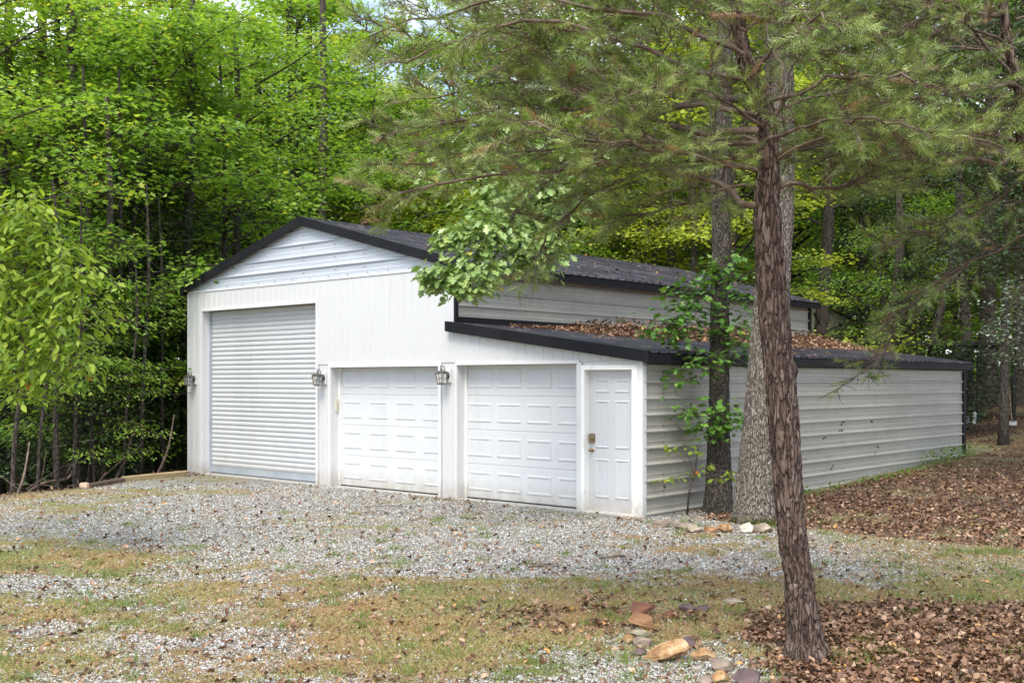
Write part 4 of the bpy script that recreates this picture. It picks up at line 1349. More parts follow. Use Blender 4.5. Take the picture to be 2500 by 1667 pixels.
# ---- pale glossy-leaved branch low at the right edge
tb = at(2760, 1150, 15.0); tb[2] = float(gz(tb[0], tb[1])) - 0.1
sv = empty('privet_tree', tb)
tag(sv, 'pale glossy-leaved branch hanging at the right edge before the black pen', 'tree')
link('trunk', trunk_mesh('privet_trunk', [tb, tb + [0, 0, 1.5], tb + [-.1, 0, 3], tb + [-.1, 0, 5]], [.08, .06, .05, .03], 60, 18, .006, 20, 6), BARK['wood'], sv)
cs = [(*at(x, y, 15.0), s) for x, y, s in ((2480, 735, 1), (2445, 800, 1), (2470, 830, 1.1), (2500, 790, 1.2), (2450, 850, .8), (2490, 870, .9), (2430, 815, .6), (2500, 720, 1), (2540, 800, 1.3), (2520, 860, 1), (2465, 770, .9), (2480, 700, .8), (2560, 740, 1.2))]
mb = MB()
for c in cs:
    c = np.array(c[:3])
    mb.tube([tb + [0, 0, 2.9] - tb, (tb + [0, 0, 3.3] + c) / 2 - tb, c - tb], [.02, .012, .004], 5, cap=False)
mb.obj('branches', BARK['wood'], sv, kind='stuff')
spray(sv, cs, T_SIMPLE, LEAF['silver'], 0.06, 120, 900, 57, (0.15, 0.10), 0.1)

# ---- pines
rsn = np.random.RandomState(2)
nv, nf = [], []
for i in range(42):
    t = 0.05 + 0.95 * i / 42
    a = i * 2.4 + rsn.uniform(-.3, .3)
    el = rsn.uniform(0.55, 1.35)
    l = rsn.uniform(0.26, 0.42)
    d = np.array([math.cos(a) * math.sin(el), math.cos(el), math.sin(a) * math.sin(el)])
    s = np.cross(d, [0.3, 0.2, 0.9]); s /= np.linalg.norm(s)
    b = np.array([0, t, 0])
    wd = 0.0125
    nv += [b - s * wd, b + s * wd, b + d * l]
    nf.append((len(nv) - 3, len(nv) - 2, len(nv) - 1))
T_NEEDLE = (np.array(nv), np.array(nf))

def build_pine(root, limbs, seed, density=1.0, dead=0.25):
    base = np.array(root.location)
    rs = np.random.RandomState(seed)
    mbs = []
    B0, B1 = [], []
    N0, N1 = [], []
    for P, r0 in limbs:
        P = catmull(P, 14)
        P[1:-1] += rs.normal(0, 0.016, (12, 3))
        mb = MB()
        mb.tube([p - base for p in P], list(np.linspace(r0, 0.006, 14)), 7, cap=False)
        mb.obj('limb', BARK['twig'], root, smooth=True)
        seg = np.linalg.norm(np.diff(P, axis=0), axis=1)
        L = seg.sum()
        cum = np.concatenate([[0], np.cumsum(seg)])
        s = 0.16 * L
        k = 0
        while s < L:
            t = s / L
            i = min(12, int(np.searchsorted(cum, s) - 1))
            i = max(i, 0)
            p = P[i] + (P[i + 1] - P[i]) * ((s - cum[i]) / seg[i])
            tg = (P[i + 1] - P[i]) / seg[i]
            sd_ = np.cross(tg, [0, 0, 1.0]); sd_ /= np.linalg.norm(sd_)
            sg = 1 if k % 2 else -1
            a = rs.uniform(0.5, 1.15)
            d = tg * math.cos(a) + sd_ * sg * math.sin(a) + np.array([0, 0, rs.uniform(-0.45, 0.35)])
            d /= np.linalg.norm(d)
            l = rs.uniform(0.35, 0.85) * (1.05 - 0.5 * t) * min(1.0, 0.45 + L * 0.3)
            q = [p]
            m = 7
            dd = d.copy()
            for j in range(m):
                dd = dd + np.array([0, 0, 0.03]) + rs.normal(0, 0.09, 3)
                dd /= np.linalg.norm(dd)
                q.append(q[-1] + dd * l / m)
            q = np.array(q)
            B0 += list(q[:-1]); B1 += list(q[1:])
            if rs.rand() > dead * 0.6:
                j0 = 1
                for j in range(j0, m):
                    for h in range(3):
                        if rs.rand() < 0.85:
                            aa = rs.uniform(0.4, 1.0) * (1 if h == 1 else -1 if h == 0 else rs.uniform(-.6, .6))
                            tg2 = (q[j + 1] - q[j]); tg2 /= np.linalg.norm(tg2)
                            sd2 = np.cross(tg2, [0, 0, 1.0]); sd2 /= (np.linalg.norm(sd2) + 1e-6)
                            d2 = tg2 * math.cos(aa) + sd2 * math.sin(aa) + rs.normal(0, 0.3, 3)
                            d2 /= np.linalg.norm(d2)
                            ln = rs.uniform(0.09, 0.19)
                            e = q[j] + d2 * ln
                            B0.append(q[j]); B1.append(e)
                            if rs.rand() > dead and rs.rand() < density * 0.54:
                                N0.append(q[j] + d2 * ln * 0.3); N1.append(q[j] + d2 * ln * 1.15)
                N0.append(q[-2]); N1.append(q[-1] + dd * 0.05)
            s += rs.uniform(0.045, 0.085)
            k += 1
    B0, B1, N0, N1 = map(np.array, (B0, B1, N0, N1))
    V, Fc, _ = twigs(B0 - base, B1 - base, np.full(len(B0), 0.0032))
    link('twigs', np_mesh('twigs', V, [Fc]), BARK['twig'], root, 'stuff')
    d = N1 - N0
    L = np.linalg.norm(d, axis=1)
    n = len(L)
    sc = np.full(n, 0.15) * rs.uniform(0.8, 1.15, n)
    tt = np.clip(rs.normal(0.5, 0.17, n) + (rs.rand(n) > 0.93) * 0.45, 0, 1)
    V, Fc, T = scatter(T_NEEDLE[0], T_NEEDLE[1], N0 - base, frames(d, rs.normal(0, 1, (n, 3))), sc, tt)
    link('needles', np_mesh('needles', V, [Fc], T), LEAF['needle'], root, 'stuff')
    return n

bp, DP = gpt(1966, 1607)
pth = [(1968, 1625), (1967, 1578), (1951, 1425), (1933, 1295), (1918, 1089), (1904, 917), (1887, 744), (1875, 572), (1872, 486), (1874, 420), (1868, 270), (1825, 170), (1800, 20), (1800, -250), (1805, -600)]
path = [at(x, y, DP) for x, y in pth]
px2m = DP / F / 2
rad = [a * px2m for a in (126, 92, 73, 72, 70, 72, 72, 69, 63, 56, 44, 40, 36, 28, 14)]
pine = empty('pine_tree', path[0])
tag(pine, 'leaning pine with flaky red-brown bark in the foreground right', 'tree')
ca_ = math.atan2(-FW[1], -FW[0])
kn = [(h, ca_ + a, r, k) for h, a, r, k in ((0.9, .3, .03, .012), (1.35, -.2, .03, .012), (1.95, .5, .035, .015), (2.0, 1.3, .04, .02), (2.12, .1, .03, .012), (2.45, .4, .035, .014), (2.75, .9, .04, .018), (1.0, 1.1, .03, .012), (0.35, .0, .03, .01))]
link('trunk', trunk_mesh('pine_trunk', path, rad, 620, 110, 0.0135, 34, 24, kn, 0.05, 0.20), BARK['pine'], pine)
limbs = []
mk = lambda l, r: limbs.append((pp(l), r))
mk([(1872, 330, DP), (1760, 320, DP + .1), (1660, 308, DP + .3), (1490, 255, DP + .5), (1300, 170, DP + .6), (1200, 60, DP + .8), (1120, -10, DP + 1)], 0.03)
mk([(1850, 350, DP), (1580, 330, DP - .2), (1540, 265, DP - .2), (1420, 205, DP), (1300, 120, DP)], 0.018)
mk([(1872, 500, DP), (1810, 500, DP), (1765, 450, DP + .2), (1650, 430, DP + .3), (1500, 395, DP + .4), (1290, 420, DP + .5), (1060, 452, DP + .5), (930, 480, DP + .5)], 0.026)
mk([(1876, 455, DP), (1960, 452, DP + .1), (2050, 450, DP + .2), (2120, 430, DP + .3), (2200, 440, DP + .4)], 0.016)
mk([(1865, 300, DP), (1914, 245, DP - .1), (1905, 150, DP - .1), (1870, 90, DP), (1850, 0, DP), (1840, -100, DP)], 0.02)
mk([(1860, 420, DP), (1700, 380, DP - .3), (1560, 370, DP - .5), (1400, 330, DP - .7), (1280, 300, DP - .8)], 0.018)
mk([(1840, 200, DP), (1650, 160, DP - .2), (1500, 90, DP - .3), (1300, 60, DP - .4), (1100, 110, DP - .4), (950, 150, DP - .3)], 0.02)
mk([(1850, 280, DP), (1600, 260, DP + .3), (1350, 270, DP + .6), (1100, 300, DP + .8), (930, 330, DP + .9)], 0.02)
mk([(1850, 380, DP), (1650, 400, DP + .7), (1450, 470, DP + 1.2), (1350, 560, DP + 1.4), (1300, 640, DP + 1.4)], 0.014)
mk([(1850, 440, DP), (1750, 470, DP + .2), (1640, 500, DP + .5), (1500, 540, DP + .6)], 0.012)
mk([(1860, 400, DP), (1950, 370, DP + .6), (2100, 330, DP + 1), (2250, 340, DP + 1.3)], 0.016)
mk([(1850, 260, DP), (2000, 200, DP - .3), (2150, 180, DP - .5), (2300, 220, DP - .6)], 0.016)
mk([(1830, 180, DP), (1950, 80, DP + .3), (2100, 30, DP + .5), (2300, 20, DP + .7)], 0.016)
mk([(1840, 150, DP), (1650, 60, DP - .2), (1450, 20, DP - .2), (1250, -10, DP), (1050, 40, DP + .1), (900, 90, DP + .2)], 0.018)
mk([(1860, 300, DP), (1700, 220, DP + .4), (1500, 170, DP + .8), (1250, 210, DP + 1.1), (1000, 240, DP + 1.2)], 0.018)
mk([(1860, 350, DP), (1650, 340, DP + .2), (1450, 360, DP + .5), (1200, 370, DP + .8), (980, 400, DP + .9)], 0.016)
mk([(1830, 120, DP), (1700, 0, DP + .3), (1500, -40, DP + .5), (1300, 20, DP + .8), (1150, 110, DP + .9)], 0.016)
mk([(1860, 350, DP), (1990, 300, DP - .5), (2120, 290, DP - .8), (2260, 330, DP - .9)], 0.014)
rs = np.random.RandomState(77)
zt = [p[2] for p in path]
for i in range(24):
    h = 3.35 + 0.11 * i + (0.12 * (i - 16) if i > 16 else 0)
    az = i * 2.4 + rs.uniform(-.3, .3)
    o_ = np.array([math.cos(az), math.sin(az), 0])
    L = rs.uniform(2.0, 3.3) * (1 - 0.03 * i)
    toc = -np.dot(o_, FW)
    if toc > 0.2:
        L *= 0.55
    b = np.array([np.interp(h, zt, [p[0] for p in path]), np.interp(h, zt, [p[1] for p in path]), h])
    sd_ = np.array([-o_[1], o_[0], 0]) * rs.uniform(-.3, .3)
    limbs.append(([b, b + o_ * L * .35 + [0, 0, .12 * L] + sd_ * .4, b + o_ * L * .7 + sd_ + [0, 0, .1 * L], b + o_ * L + sd_ * 1.6 + [0, 0, -.02 * L]], 0.010))
n1 = build_pine(pine, limbs, 101)

# second pine, its trunk just beyond the right edge
tb = at(2640, 1600, 8.2); tb[2] = float(gz(tb[0], tb[1])) - 0.1
pts = [tb] + pp([(2600, 1100, 8.2), (2560, 700, 8.2), (2505, 400, 8.1), (2486, 210, 8.0), (2458, 90, 8.0), (2440, -150, 8.0), (2430, -600, 8.0)])
pine2 = empty('pine_tree', tb)
tag(pine2, 'thin pine at the right edge, its bare limbs reaching across to the left', 'tree')
link('trunk', trunk_mesh('thin_pine_trunk', pts, [.10, .075, .06, .048, .036, .034, .03, .015], 200, 40, 0.009, 34, 31, (), 0.02, 0.3), BARK['pine'], pine2)
limbs = []
mk([(2488, 212, 8), (2400, 218, 7.9), (2330, 219, 7.8), (2200, 237, 7.7), (2100, 266, 7.7), (1980, 292, 7.7)], 0.026)
mk([(2505, 390, 8.1), (2340, 395, 8), (2190, 393, 8), (2010, 386, 8.1)], 0.022)
mk([(2450, 40, 8), (2370, 28, 7.8), (2290, 5, 7.7), (2200, -30, 7.6)], 0.02)
mk([(2486, 210, 8), (2360, 60, 8), (2280, 80, 8), (2130, 90, 8), (2000, 110, 8.1)], 0.012)
mk([(2500, 240, 8.1), (2400, 320, 8), (2250, 400, 8), (2130, 440, 8.2)], 0.010)
mk([(2520, 430, 8.1), (2420, 500, 8.4), (2300, 560, 8.6), (2150, 600, 8.8)], 0.010)
mk([(2486, 190, 8), (2420, 130, 8.4), (2300, 110, 8.8), (2150, 140, 9.2)], 0.014)
mk([(2540, 560, 8.2), (2440, 610, 8.4), (2335, 653, 8.6), (2286, 688, 8.7), (2226, 740, 8.8), (2191, 775, 8.8), (2170, 850, 8.8), (2105, 910, 8.8)], 0.009)
for i in range(9):
    h = 3.4 + 0.22 * i
    az = i * 2.4 + 1.0
    o_ = np.array([math.cos(az), math.sin(az), 0])
    L = 1.8 if -np.dot(o_, FW) < .2 else 1.1
    b = at(2480, 931 - (h - 1.88) * F / 8.0, 8.0)
    limbs.append(([b, b + o_ * L * .4 + [0, 0, .1 * L], b + o_ * L * .75 + [0, 0, .1 * L], b + o_ * L], 0.012))
n2 = build_pine(pine2, limbs, 203, 0.7, 0.4)
print('pine branchlets', n1, n2)

# ------------------------------------------------------------------ forest
def place(sx, D, dz=0.0):
    p = at(sx, 931, D)
    return (float(p[0]), float(p[1]), float(gz(p[0], p[1])) - 0.1 + dz)

TM = [tree_meshes('maple_%s' % k, 50 + i, H=h, cb=cb, R=r, tr=t, tpl=T_MAPLE, ls_=0.125, limbs=46, tw=14, lp=27, flat=0.3, droop=0.35, rise=0.4, twl=1.15) for i, (k, h, cb, r, t) in enumerate((('wide', 12.5, 2.6, 4.6, .13), ('tall', 13.5, 3.4, 3.9, .14), ('low', 10, 1.8, 4.0, .10)))]
TF = [tree_meshes('wood_%s' % k, 60 + i, H=h, cb=cb, R=r, tr=t, tpl=T_STAR, ls_=0.19, limbs=48, tw=14, lp=23, flat=0.45, twl=1.25) for i, (k, h, cb, r, t) in enumerate((('a', 15.5, 4.6, 3.8, .18), ('b', 17.5, 6.5, 3.6, .2), ('c', 13.5, 3.0, 4.0, .14), ('d', 15, 4, 3.4, .16)))]
US = [tree_meshes('sapling_%s' % k, 70 + i, H=h, cb=cb, R=r, tr=t, tpl=T_LONG, ls_=0.115, limbs=22, tw=10, lp=13, flat=0.3, twl=0.7, leafdroop=0.5) for i, (k, h, cb, r, t) in enumerate((('a', 4.2, .8, 2.3, .04), ('b', 5.5, 1.4, 2.2, .05)))]
HO = [tree_meshes('holly_a', 80, H=7.5, cb=0.7, R=2.4, tr=.09, tpl=T_SIMPLE, ls_=0.085, limbs=46, tw=14, lp=26, flat=0.8, twl=0.7), tree_meshes('holly_b', 81, H=9.5, cb=3.6, R=3.0, tr=.11, tpl=T_SIMPLE, ls_=0.09, limbs=44, tw=14, lp=26, flat=0.8, twl=0.8, droop=0.6)]
LOW = [tree_meshes('shrub_a', 90, H=1.7, cb=.15, R=1.3, tr=.02, tpl=T_SIMPLE, ls_=0.075, limbs=22, tw=9, lp=14, flat=0.8, twl=0.5)]

NM = LEAF
fr = 'broadleaf trees in the woods around the garage'
named = [
    # name, meshes, leaf material, sx, D, scale, rot, label
    ('maple_tree', TM[0], 'maple', 560, 28.5, 1.0, 0.3, 'spreading maple with pale green layered leaves above the roller-door corner'),
    ('maple_tree', TM[2], 'maple', 330, 25.5, 1.1, 2.1, 'leafy maple at left, its light tiers over the dark undergrowth'),
    ('maple_tree', TM[1], 'maple', 150, 27, 1.0, 4.0, 'tall maple behind the long-leaved tree at the left edge'),
    ('maple_tree', TM[1], 'maple', 900, 36, 1.05, 1.0, 'maple rising behind the peak of the black roof'),
    ('maple_tree', TM[0], 'maple', -60, 24, 1.0, 5.0, 'maple filling the top left corner of the woods'),
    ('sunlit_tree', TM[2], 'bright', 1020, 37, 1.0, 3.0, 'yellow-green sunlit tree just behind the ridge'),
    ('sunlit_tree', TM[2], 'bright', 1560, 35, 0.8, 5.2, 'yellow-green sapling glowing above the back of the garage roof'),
    ('maple_tree', TM[2], 'maple', 1330, 36, .95, .7, 'maple behind the middle of the garage roof'),
    ('maple_tree', TM[0], 'deep', 1780, 36, .95, 1.7, 'darker maple behind the rear eave of the tall roof'),
    ('beech_tree', US[1], 'deep', 2165, 28.5, 1.0, 1.2, 'slender green tree behind the far corner of the lean-to'),
    ('beech_tree', TM[2], 'deep', 2250, 39, 0.9, 2.2, 'spreading green tree over the far end of the lean-to roof'),
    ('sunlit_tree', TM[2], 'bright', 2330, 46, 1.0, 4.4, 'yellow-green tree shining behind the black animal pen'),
    ('dogwood', US[0], 'deep', 255, 23.2, .8, 0.0, 'small green dogwood left of the roller-door corner'),
    ('dogwood', US[1], 'maple', 250, 23.5, 1.0, 2.0, 'tall thin dogwood in the left woods'),
    ('dogwood', US[0], 'deep', 370, 26, .85, 4.0, 'low dogwood touching the outer lantern of the garage'),
    ('dogwood', US[0], 'maple', 215, 22.0, .75, 1.0, 'leafy dogwood nearest the edging timber'),
    ('dogwood', US[1], 'deep', 345, 26.5, .8, 3.1, 'dark green dogwood close behind the garage corner'),
    ('maple_sapling', US[1], 'maple', 190, 22.0, .95, 5.1, 'young maple behind the pink stone at left'),
    ('dogwood', US[0], 'deep', 90, 22.5, 1.0, 2.4, 'dark dogwood under the long-leaved tree'),
    ('tall_oak', TF[1], 'maple', 1260, 40, 1.1, .4, 'tall light green oak far behind the hanging oak spray'),
    ('tall_oak', TF[0], 'deep', 1430, 39, 1.15, 1.4, 'tall mid-green oak far behind the middle roof'),
    ('tall_oak', TF[1], 'maple', 1600, 41, 1.1, 2.4, 'tall light green oak seen left of the dark oak trunk'),
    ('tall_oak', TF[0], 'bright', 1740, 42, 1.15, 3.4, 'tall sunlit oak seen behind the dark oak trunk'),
    ('tall_oak', TF[1], 'deep', 1880, 40, 1.1, 4.4, 'tall mid-green oak seen behind the pine trunk'),
    ('tall_oak', TF[0], 'maple', 2060, 44, 1.15, 5.4, 'tall light green oak above the beige outbuilding'),
    ('tall_oak', TF[1], 'deep', 2220, 41, 1.1, .9, 'tall mid-green oak above the black pen'),
    ('tall_oak', TF[0], 'maple', 2420, 42, 1.15, 1.9, 'tall light green oak at the right behind the black pen'),
    ('low_maple', TM[2], 'maple', 2340, 60, .8, .9, 'low leafy maple far behind the middle of the black pen'),
    ('low_maple', TM[2], 'deep', 2450, 54, .75, 2.9, 'low mid-green maple far behind the right side of the pen'),
    ('low_maple', TM[2], 'bright', 2240, 56, .8, 4.9, 'low sunlit maple far behind the left side of the pen'),
    ('low_maple', TM[2], 'maple', 2140, 58, .8, 1.9, 'low maple far beyond the end of the lean-to roof'),
    ('bright_shrub', LOW[0], 'bright', 2060, 28.5, 1.45, 0, 'bright green bush seen over the far end of the lean-to roof'),
    ('holly_tree', HO[0], 'holly', 400, 27, 1.1, 0.4, 'dark holly behind the dogwoods at left'),
    ('holly_tree', HO[0], 'holly', 230, 26, 1.0, 1.6, 'dark holly in the middle of the left undergrowth'),
    ('holly_tree', HO[0], 'holly', 20, 26.5, .95, 3.6, 'dark holly low at the left edge'),
    ('holly_tree', HO[1], 'holly', 2600, 19, 1.0, 2.6, 'large dark glossy holly at the right edge'),
    ('holly_tree', HO[1], 'holly', 2450, 26, 1.1, 5.6, 'dark holly hanging over the black animal pen'),
    ('holly_tree', HO[0], 'holly', 2150, 37, 1.0, 4.6, 'dark holly behind the far corner of the garage'),
    ('holly_tree', HO[0], 'holly', 640, 33, 1.1, 4.9, 'dark holly behind the left slope of the roof'),
]
for nm, ms, lm, sx, D, sc, rz, lab in named:
    add_tree(nm, ms, NM[lm], BARK['wood'], place(sx, D), rz, sc, lab, 'shrub' if 'shrub' in nm or 'dogwood' in nm else 'tree')

def region(sx):
    for lim, txt in ((0, 'at the far left of the woods'), (460, 'in the woods left of the roller door'), (740, 'above the left slope of the tall roof'), (1150, 'above the right slope near the roof peak'), (1550, 'above the middle of the tall roof'), (1980, 'above the rear end of the tall roof'), (2300, 'above the far end of the lean-to'), (2520, 'behind the black pen at right')):
        if sx < lim:
            return txt
    return 'beyond the right edge of the yard'
rs = np.random.RandomState(12)
def ok(p, pts, dist):
    return all((p[0] - q[0]) ** 2 + (p[1] - q[1]) ** 2 > dist * dist for q in pts)
pts = [place(n[3], n[4]) for n in named]
cnt = 0
tries = 0
while cnt < 120 and tries < 6000:
    tries += 1
    D = 26 + 62 * rs.rand() ** 1.1
    sx = rs.uniform(-350, 3200)
    p = place(sx, D)
    x, y = p[0], p[1]
    if inside_building(np.array(x), np.array(y), 1.6):
        continue
    if x > edge_x(y) - 0.6 and y < 14 and x < 13:
        continue
    if sx > 1980 and D < 40 and rs.rand() < 0.55:
        continue
    if (abs(sx - 2030) < 120 and D < 45) or (2140 < sx < 2530 and D < 38):
        continue
    if not ok(p, pts, 2.9 if D < 50 else 3.8):
        continue
    pts.append(p)
    i = rs.randint(4)
    if D < 36 and rs.rand() < 0.5:
        ms = TM[rs.randint(3)]
    else:
        ms = TF[i]
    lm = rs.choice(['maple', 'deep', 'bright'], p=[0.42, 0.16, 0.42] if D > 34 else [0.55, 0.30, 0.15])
    colour = {'maple': 'light green', 'deep': 'mid-green', 'bright': 'yellow-green sunlit'}[lm]
    add_tree('woodland_tree', ms, NM[lm], BARK['wood'], p, rs.uniform(0, 6.28), rs.uniform(0.85, 1.15), '%s %s tree %s' % (colour, 'nearer' if D < 36 else 'farther' if D < 58 else 'distant', region(sx)), 'tree', fr)
    cnt += 1
# undergrowth on the left bank and under the trees
c2 = 0
while c2 < 34:
    D = 22.0 + 26 * rs.rand() ** 1.2
    sx = rs.uniform(-300, 640) if rs.rand() < 0.75 else rs.uniform(1950, 2600)
    p = place(sx, D)
    if inside_building(np.array(p[0]), np.array(p[1]), 1.3) or (p[0] > edge_x(p[1]) - 1.2 and p[1] < 17):
        continue
    add_tree('undergrowth_shrub', LOW[0], NM[rs.choice(['holly', 'deep'], p=[.6, .4])], BARK['wood'], p, rs.uniform(0, 6.28), rs.uniform(0.7, 1.4), 'low shrub of the dim undergrowth ' + region(sx), 'shrub', 'undergrowth shrubs in the woods')
    c2 += 1

# bare thin trunks
def pole(sx, D, h, r, lean, seed, name='slim_tree', lab=None):
    b = np.array(place(sx, D))
    rs_ = np.random.RandomState(seed)
    P = [b + np.array([0, 0, -.3]), b + [lean * .3, 0, h * .3], b + [lean * .7 + rs_.uniform(-.15, .15), .1, h * .65], b + [lean, 0, h]]
    e = empty(name, b)
    link('trunk', trunk_mesh('slim_trunk', P, [r * 1.2, r, r * .85, r * .5], 60, 18, 0.012, 14, seed), BARK['wood'], e)
    mb = MB()
    for k in range(6):
        t = 0.25 + 0.6 * rs_.rand()
        s_ = catmull(P, 20)[int(t * 19)]
        a = rs_.uniform(0, 6.28)
        l = rs_.uniform(.6, 1.8)
        mb.tube([s_ - b, s_ - b + np.array([math.cos(a) * l * .5, math.sin(a) * l * .5, l * .3]), s_ - b + np.array([math.cos(a + .3) * l, math.sin(a + .3) * l, l * .35])], [r * .25, r * .15, .006], 5, cap=False)
    mb.obj('branches', BARK['wood'], e, kind='stuff')
    tag(e, lab, 'tree', 'bare slim trunks standing in the woods')
for i, (sx, D, h, r, ln) in enumerate(((255, 23, 8, .09, .1), (208, 23.5, 9, .06, -.1), (110, 29, 15, .10, .6), (60, 28, 16, .14, .9), (160, 25, 14, .12, .2), (290, 24, 9, .05, 0), (450, 27, 14, .13, .3), (782, 34, 16, .15, 0.1), (720, 36, 16, .17, -.4), (745, 38, 16, .13, .2), (560, 30, 12, .12, .3), (640, 36, 14, .18, -.3), (1160, 38, 13, .14, .2), (1640, 34, 10, .13, .0), (1580, 36, 10, .1, .3), (1700, 33, 10, .12, -.3), (2412, 36.5, 12, .26, 0), (2366, 36, 10, .16, -.4), (2489, 36.5, 12, .2, .1), (2150, 31, 7, .14, .5), (2250, 34, 7, .12, 1.2), (2000, 34, 9, .2, .2), (2100, 40, 12, .2, .2), (1440, 37, 12, .14, .1), (180, 21.5, 5.5, .035, .3), (232, 22, 5, .03, -.4), (300, 22.4, 4.5, .03, .5), (345, 23, 6, .04, .2), (400, 24, 6, .035, -.2), (90, 20.8, 4.5, .03, .6), (30, 20.5, 4, .045, .4), (140, 21.2, 6, .05, -.2), (0, 27, 16, .12, .2))):
    pole(sx, D, h, r, ln, 300 + i, 'slim_tree', ('thick ' if r > .15 else 'thin ' if r < .07 else 'slim ') + 'bare trunk ' + region(sx))
# fallen log and leaning sticks in the left woods
a, b = place(150, 22.5, .5), place(285, 23.5, 1.7)
e = empty('fallen_log', a)
mb = MB().tube([np.array(p) - np.array(a) for p in catmull([a, np.array(a) * .5 + np.array(b) * .5 + [0, 0, .05], b], 14)], list(np.linspace(.12, .08, 14)), 10)
mb.obj('trunk', BARK['wood'], e, smooth=True)
tag(e, 'dark fallen log propped across the left undergrowth', 'log')
for (s0, d0, z0_), (s1, d1, z1_), lab in (((25, 19.3, .0), (72, 19.8, 1.2), 'crooked pale branch standing at the left edge of the gravel'), ((378, 22.4, .0), (425, 22.6, 1.3), 'thin dead stick leaning by the timber edging')):
    a, b = place(s0, d0, z0_), place(s1, d1, z1_)
    e = empty('dead_branch', a)
    m_ = (np.array(a) + np.array(b)) / 2 + [.12, 0, -.05]
    MB().tube([p - np.array(a) for p in catmull([a, m_, b], 12)], list(np.linspace(.035, .012, 12)), 6).obj('stick', BARK['twig'], e, smooth=True)
    tag(e, lab, 'branch')

# dead wood on the left bank
for i, (s0, d0, z0_, s1, d1, z1_) in enumerate(((10, 20.5, .1, 180, 21.8, .9), (90, 21, .05, 260, 21.6, .35), (230, 22, .1, 350, 22.8, .9), (20, 19.6, .0, 110, 20.3, .3), (270, 22.2, .1, 330, 22.6, 1.3))):
    a, b = np.array(place(s0, d0, z0_)), np.array(place(s1, d1, z1_))
    e = empty('dead_branch', a)
    rq = np.random.RandomState(i)
    c = catmull([a, a * .6 + b * .4 + rq.normal(0, .1, 3), a * .3 + b * .7 + rq.normal(0, .1, 3), b], 16)
    mb = MB().tube([p - a for p in c], list(np.linspace(.04, .015, 16)), 6)
    for k in (5, 9, 12):
        q = c[k] - a
        mb.tube([q, q + rq.normal(0, .25, 3) * [1, 1, .3] + [0, 0, .25], q + rq.normal(0, .4, 3) * [1, 1, .3] + [0, 0, .5]], [.012, .008, .004], 5)
    mb.obj('stick', BARK['twig'], e, smooth=True)
    tag(e, ('low dead branch lying at the far left of the bank', 'dead branch lying flat under the long-leaved tree', 'dead branch rising left of the edging timber', 'short dead branch at the gravel edge, far left', 'short upright dead branch among the dogwoods')[i], 'branch')

# the far wood: a mass of leaves nobody could count
def far_wood():
    rs = np.random.RandomState(4)
    n = 52000
    a = rs.uniform(-0.95, 0.95, n)
    D = rs.uniform(88, 118, n)
    x = CAM[0] + FW[0] * D + RT[0] * D * a
    y = CAM[1] + FW[1] * D + RT[1] * D * a
    top = 17 + 9 * fbm2(x, y, 0.09, 2, 3)
    z = gz(x, y) + rs.rand(n) ** 1.15 * top
    k = fbm(np.stack([x, y, z], 1) * 0.22, 6, 3) > 0.42 - 0.3 * np.exp(-(z - gz(x, y)) / 4.0)
    x, y, z = x[k], y[k], z[k]
    n = len(x)
    ang = rs.uniform(0, 6.28, n)
    V, Fc, T = scatter(T_STAR[0], T_STAR[1], np.stack([x, y, z], 1), frames(np.stack([np.cos(ang), np.sin(ang), rs.normal(-.3, .4, n)], 1), np.stack([rs.normal(0, .6, n), rs.normal(0, .6, n), np.ones(n)], 1)), rs.uniform(.7, 1.25, n), np.clip(rs.normal(.5, .2, n), 0, 1))
    tag(link('distant_woods', np_mesh('distant_woods', V, [Fc], T), LEAF['maple'], kind='stuff'), 'far-off leafy wood closing the view behind the garage', 'woods')
far_wood()

# ------------------------------------------------------------------ stones
def stone_mat(name, cols, sc=5):
    return m_basic(name, cols, sc, 0.85, bump=0.9, bscale=14, detail=9, lo=0.32, hi=0.66)
SM = {'rust': stone_mat('rust_stone', [(0.07, 0.03, 0.02), (0.20, 0.08, 0.04)]),
      'orange': stone_mat('orange_stone', [(0.12, 0.055, 0.025), (0.32, 0.17, 0.08)]),
      'pale': stone_mat('pale_stone', [(0.16, 0.12, 0.08), (0.40, 0.34, 0.25)]),
      'gold': stone_mat('gold_stone', [(0.10, 0.05, 0.025), (0.30, 0.17, 0.07), (0.42, 0.31, 0.18)], 11),
      'brown': stone_mat('brown_stone', [(0.13, 0.09, 0.07), (0.32, 0.25, 0.19)]),
      'purple': stone_mat('purple_stone', [(0.05, 0.033, 0.035), (0.14, 0.09, 0.085)]),
      'white': stone_mat('white_stone', [(0.42, 0.32, 0.22), (0.66, 0.62, 0.54)]),
      'pink': stone_mat('pink_stone', [(0.42, 0.26, 0.18), (0.58, 0.42, 0.32)])}
import bmesh
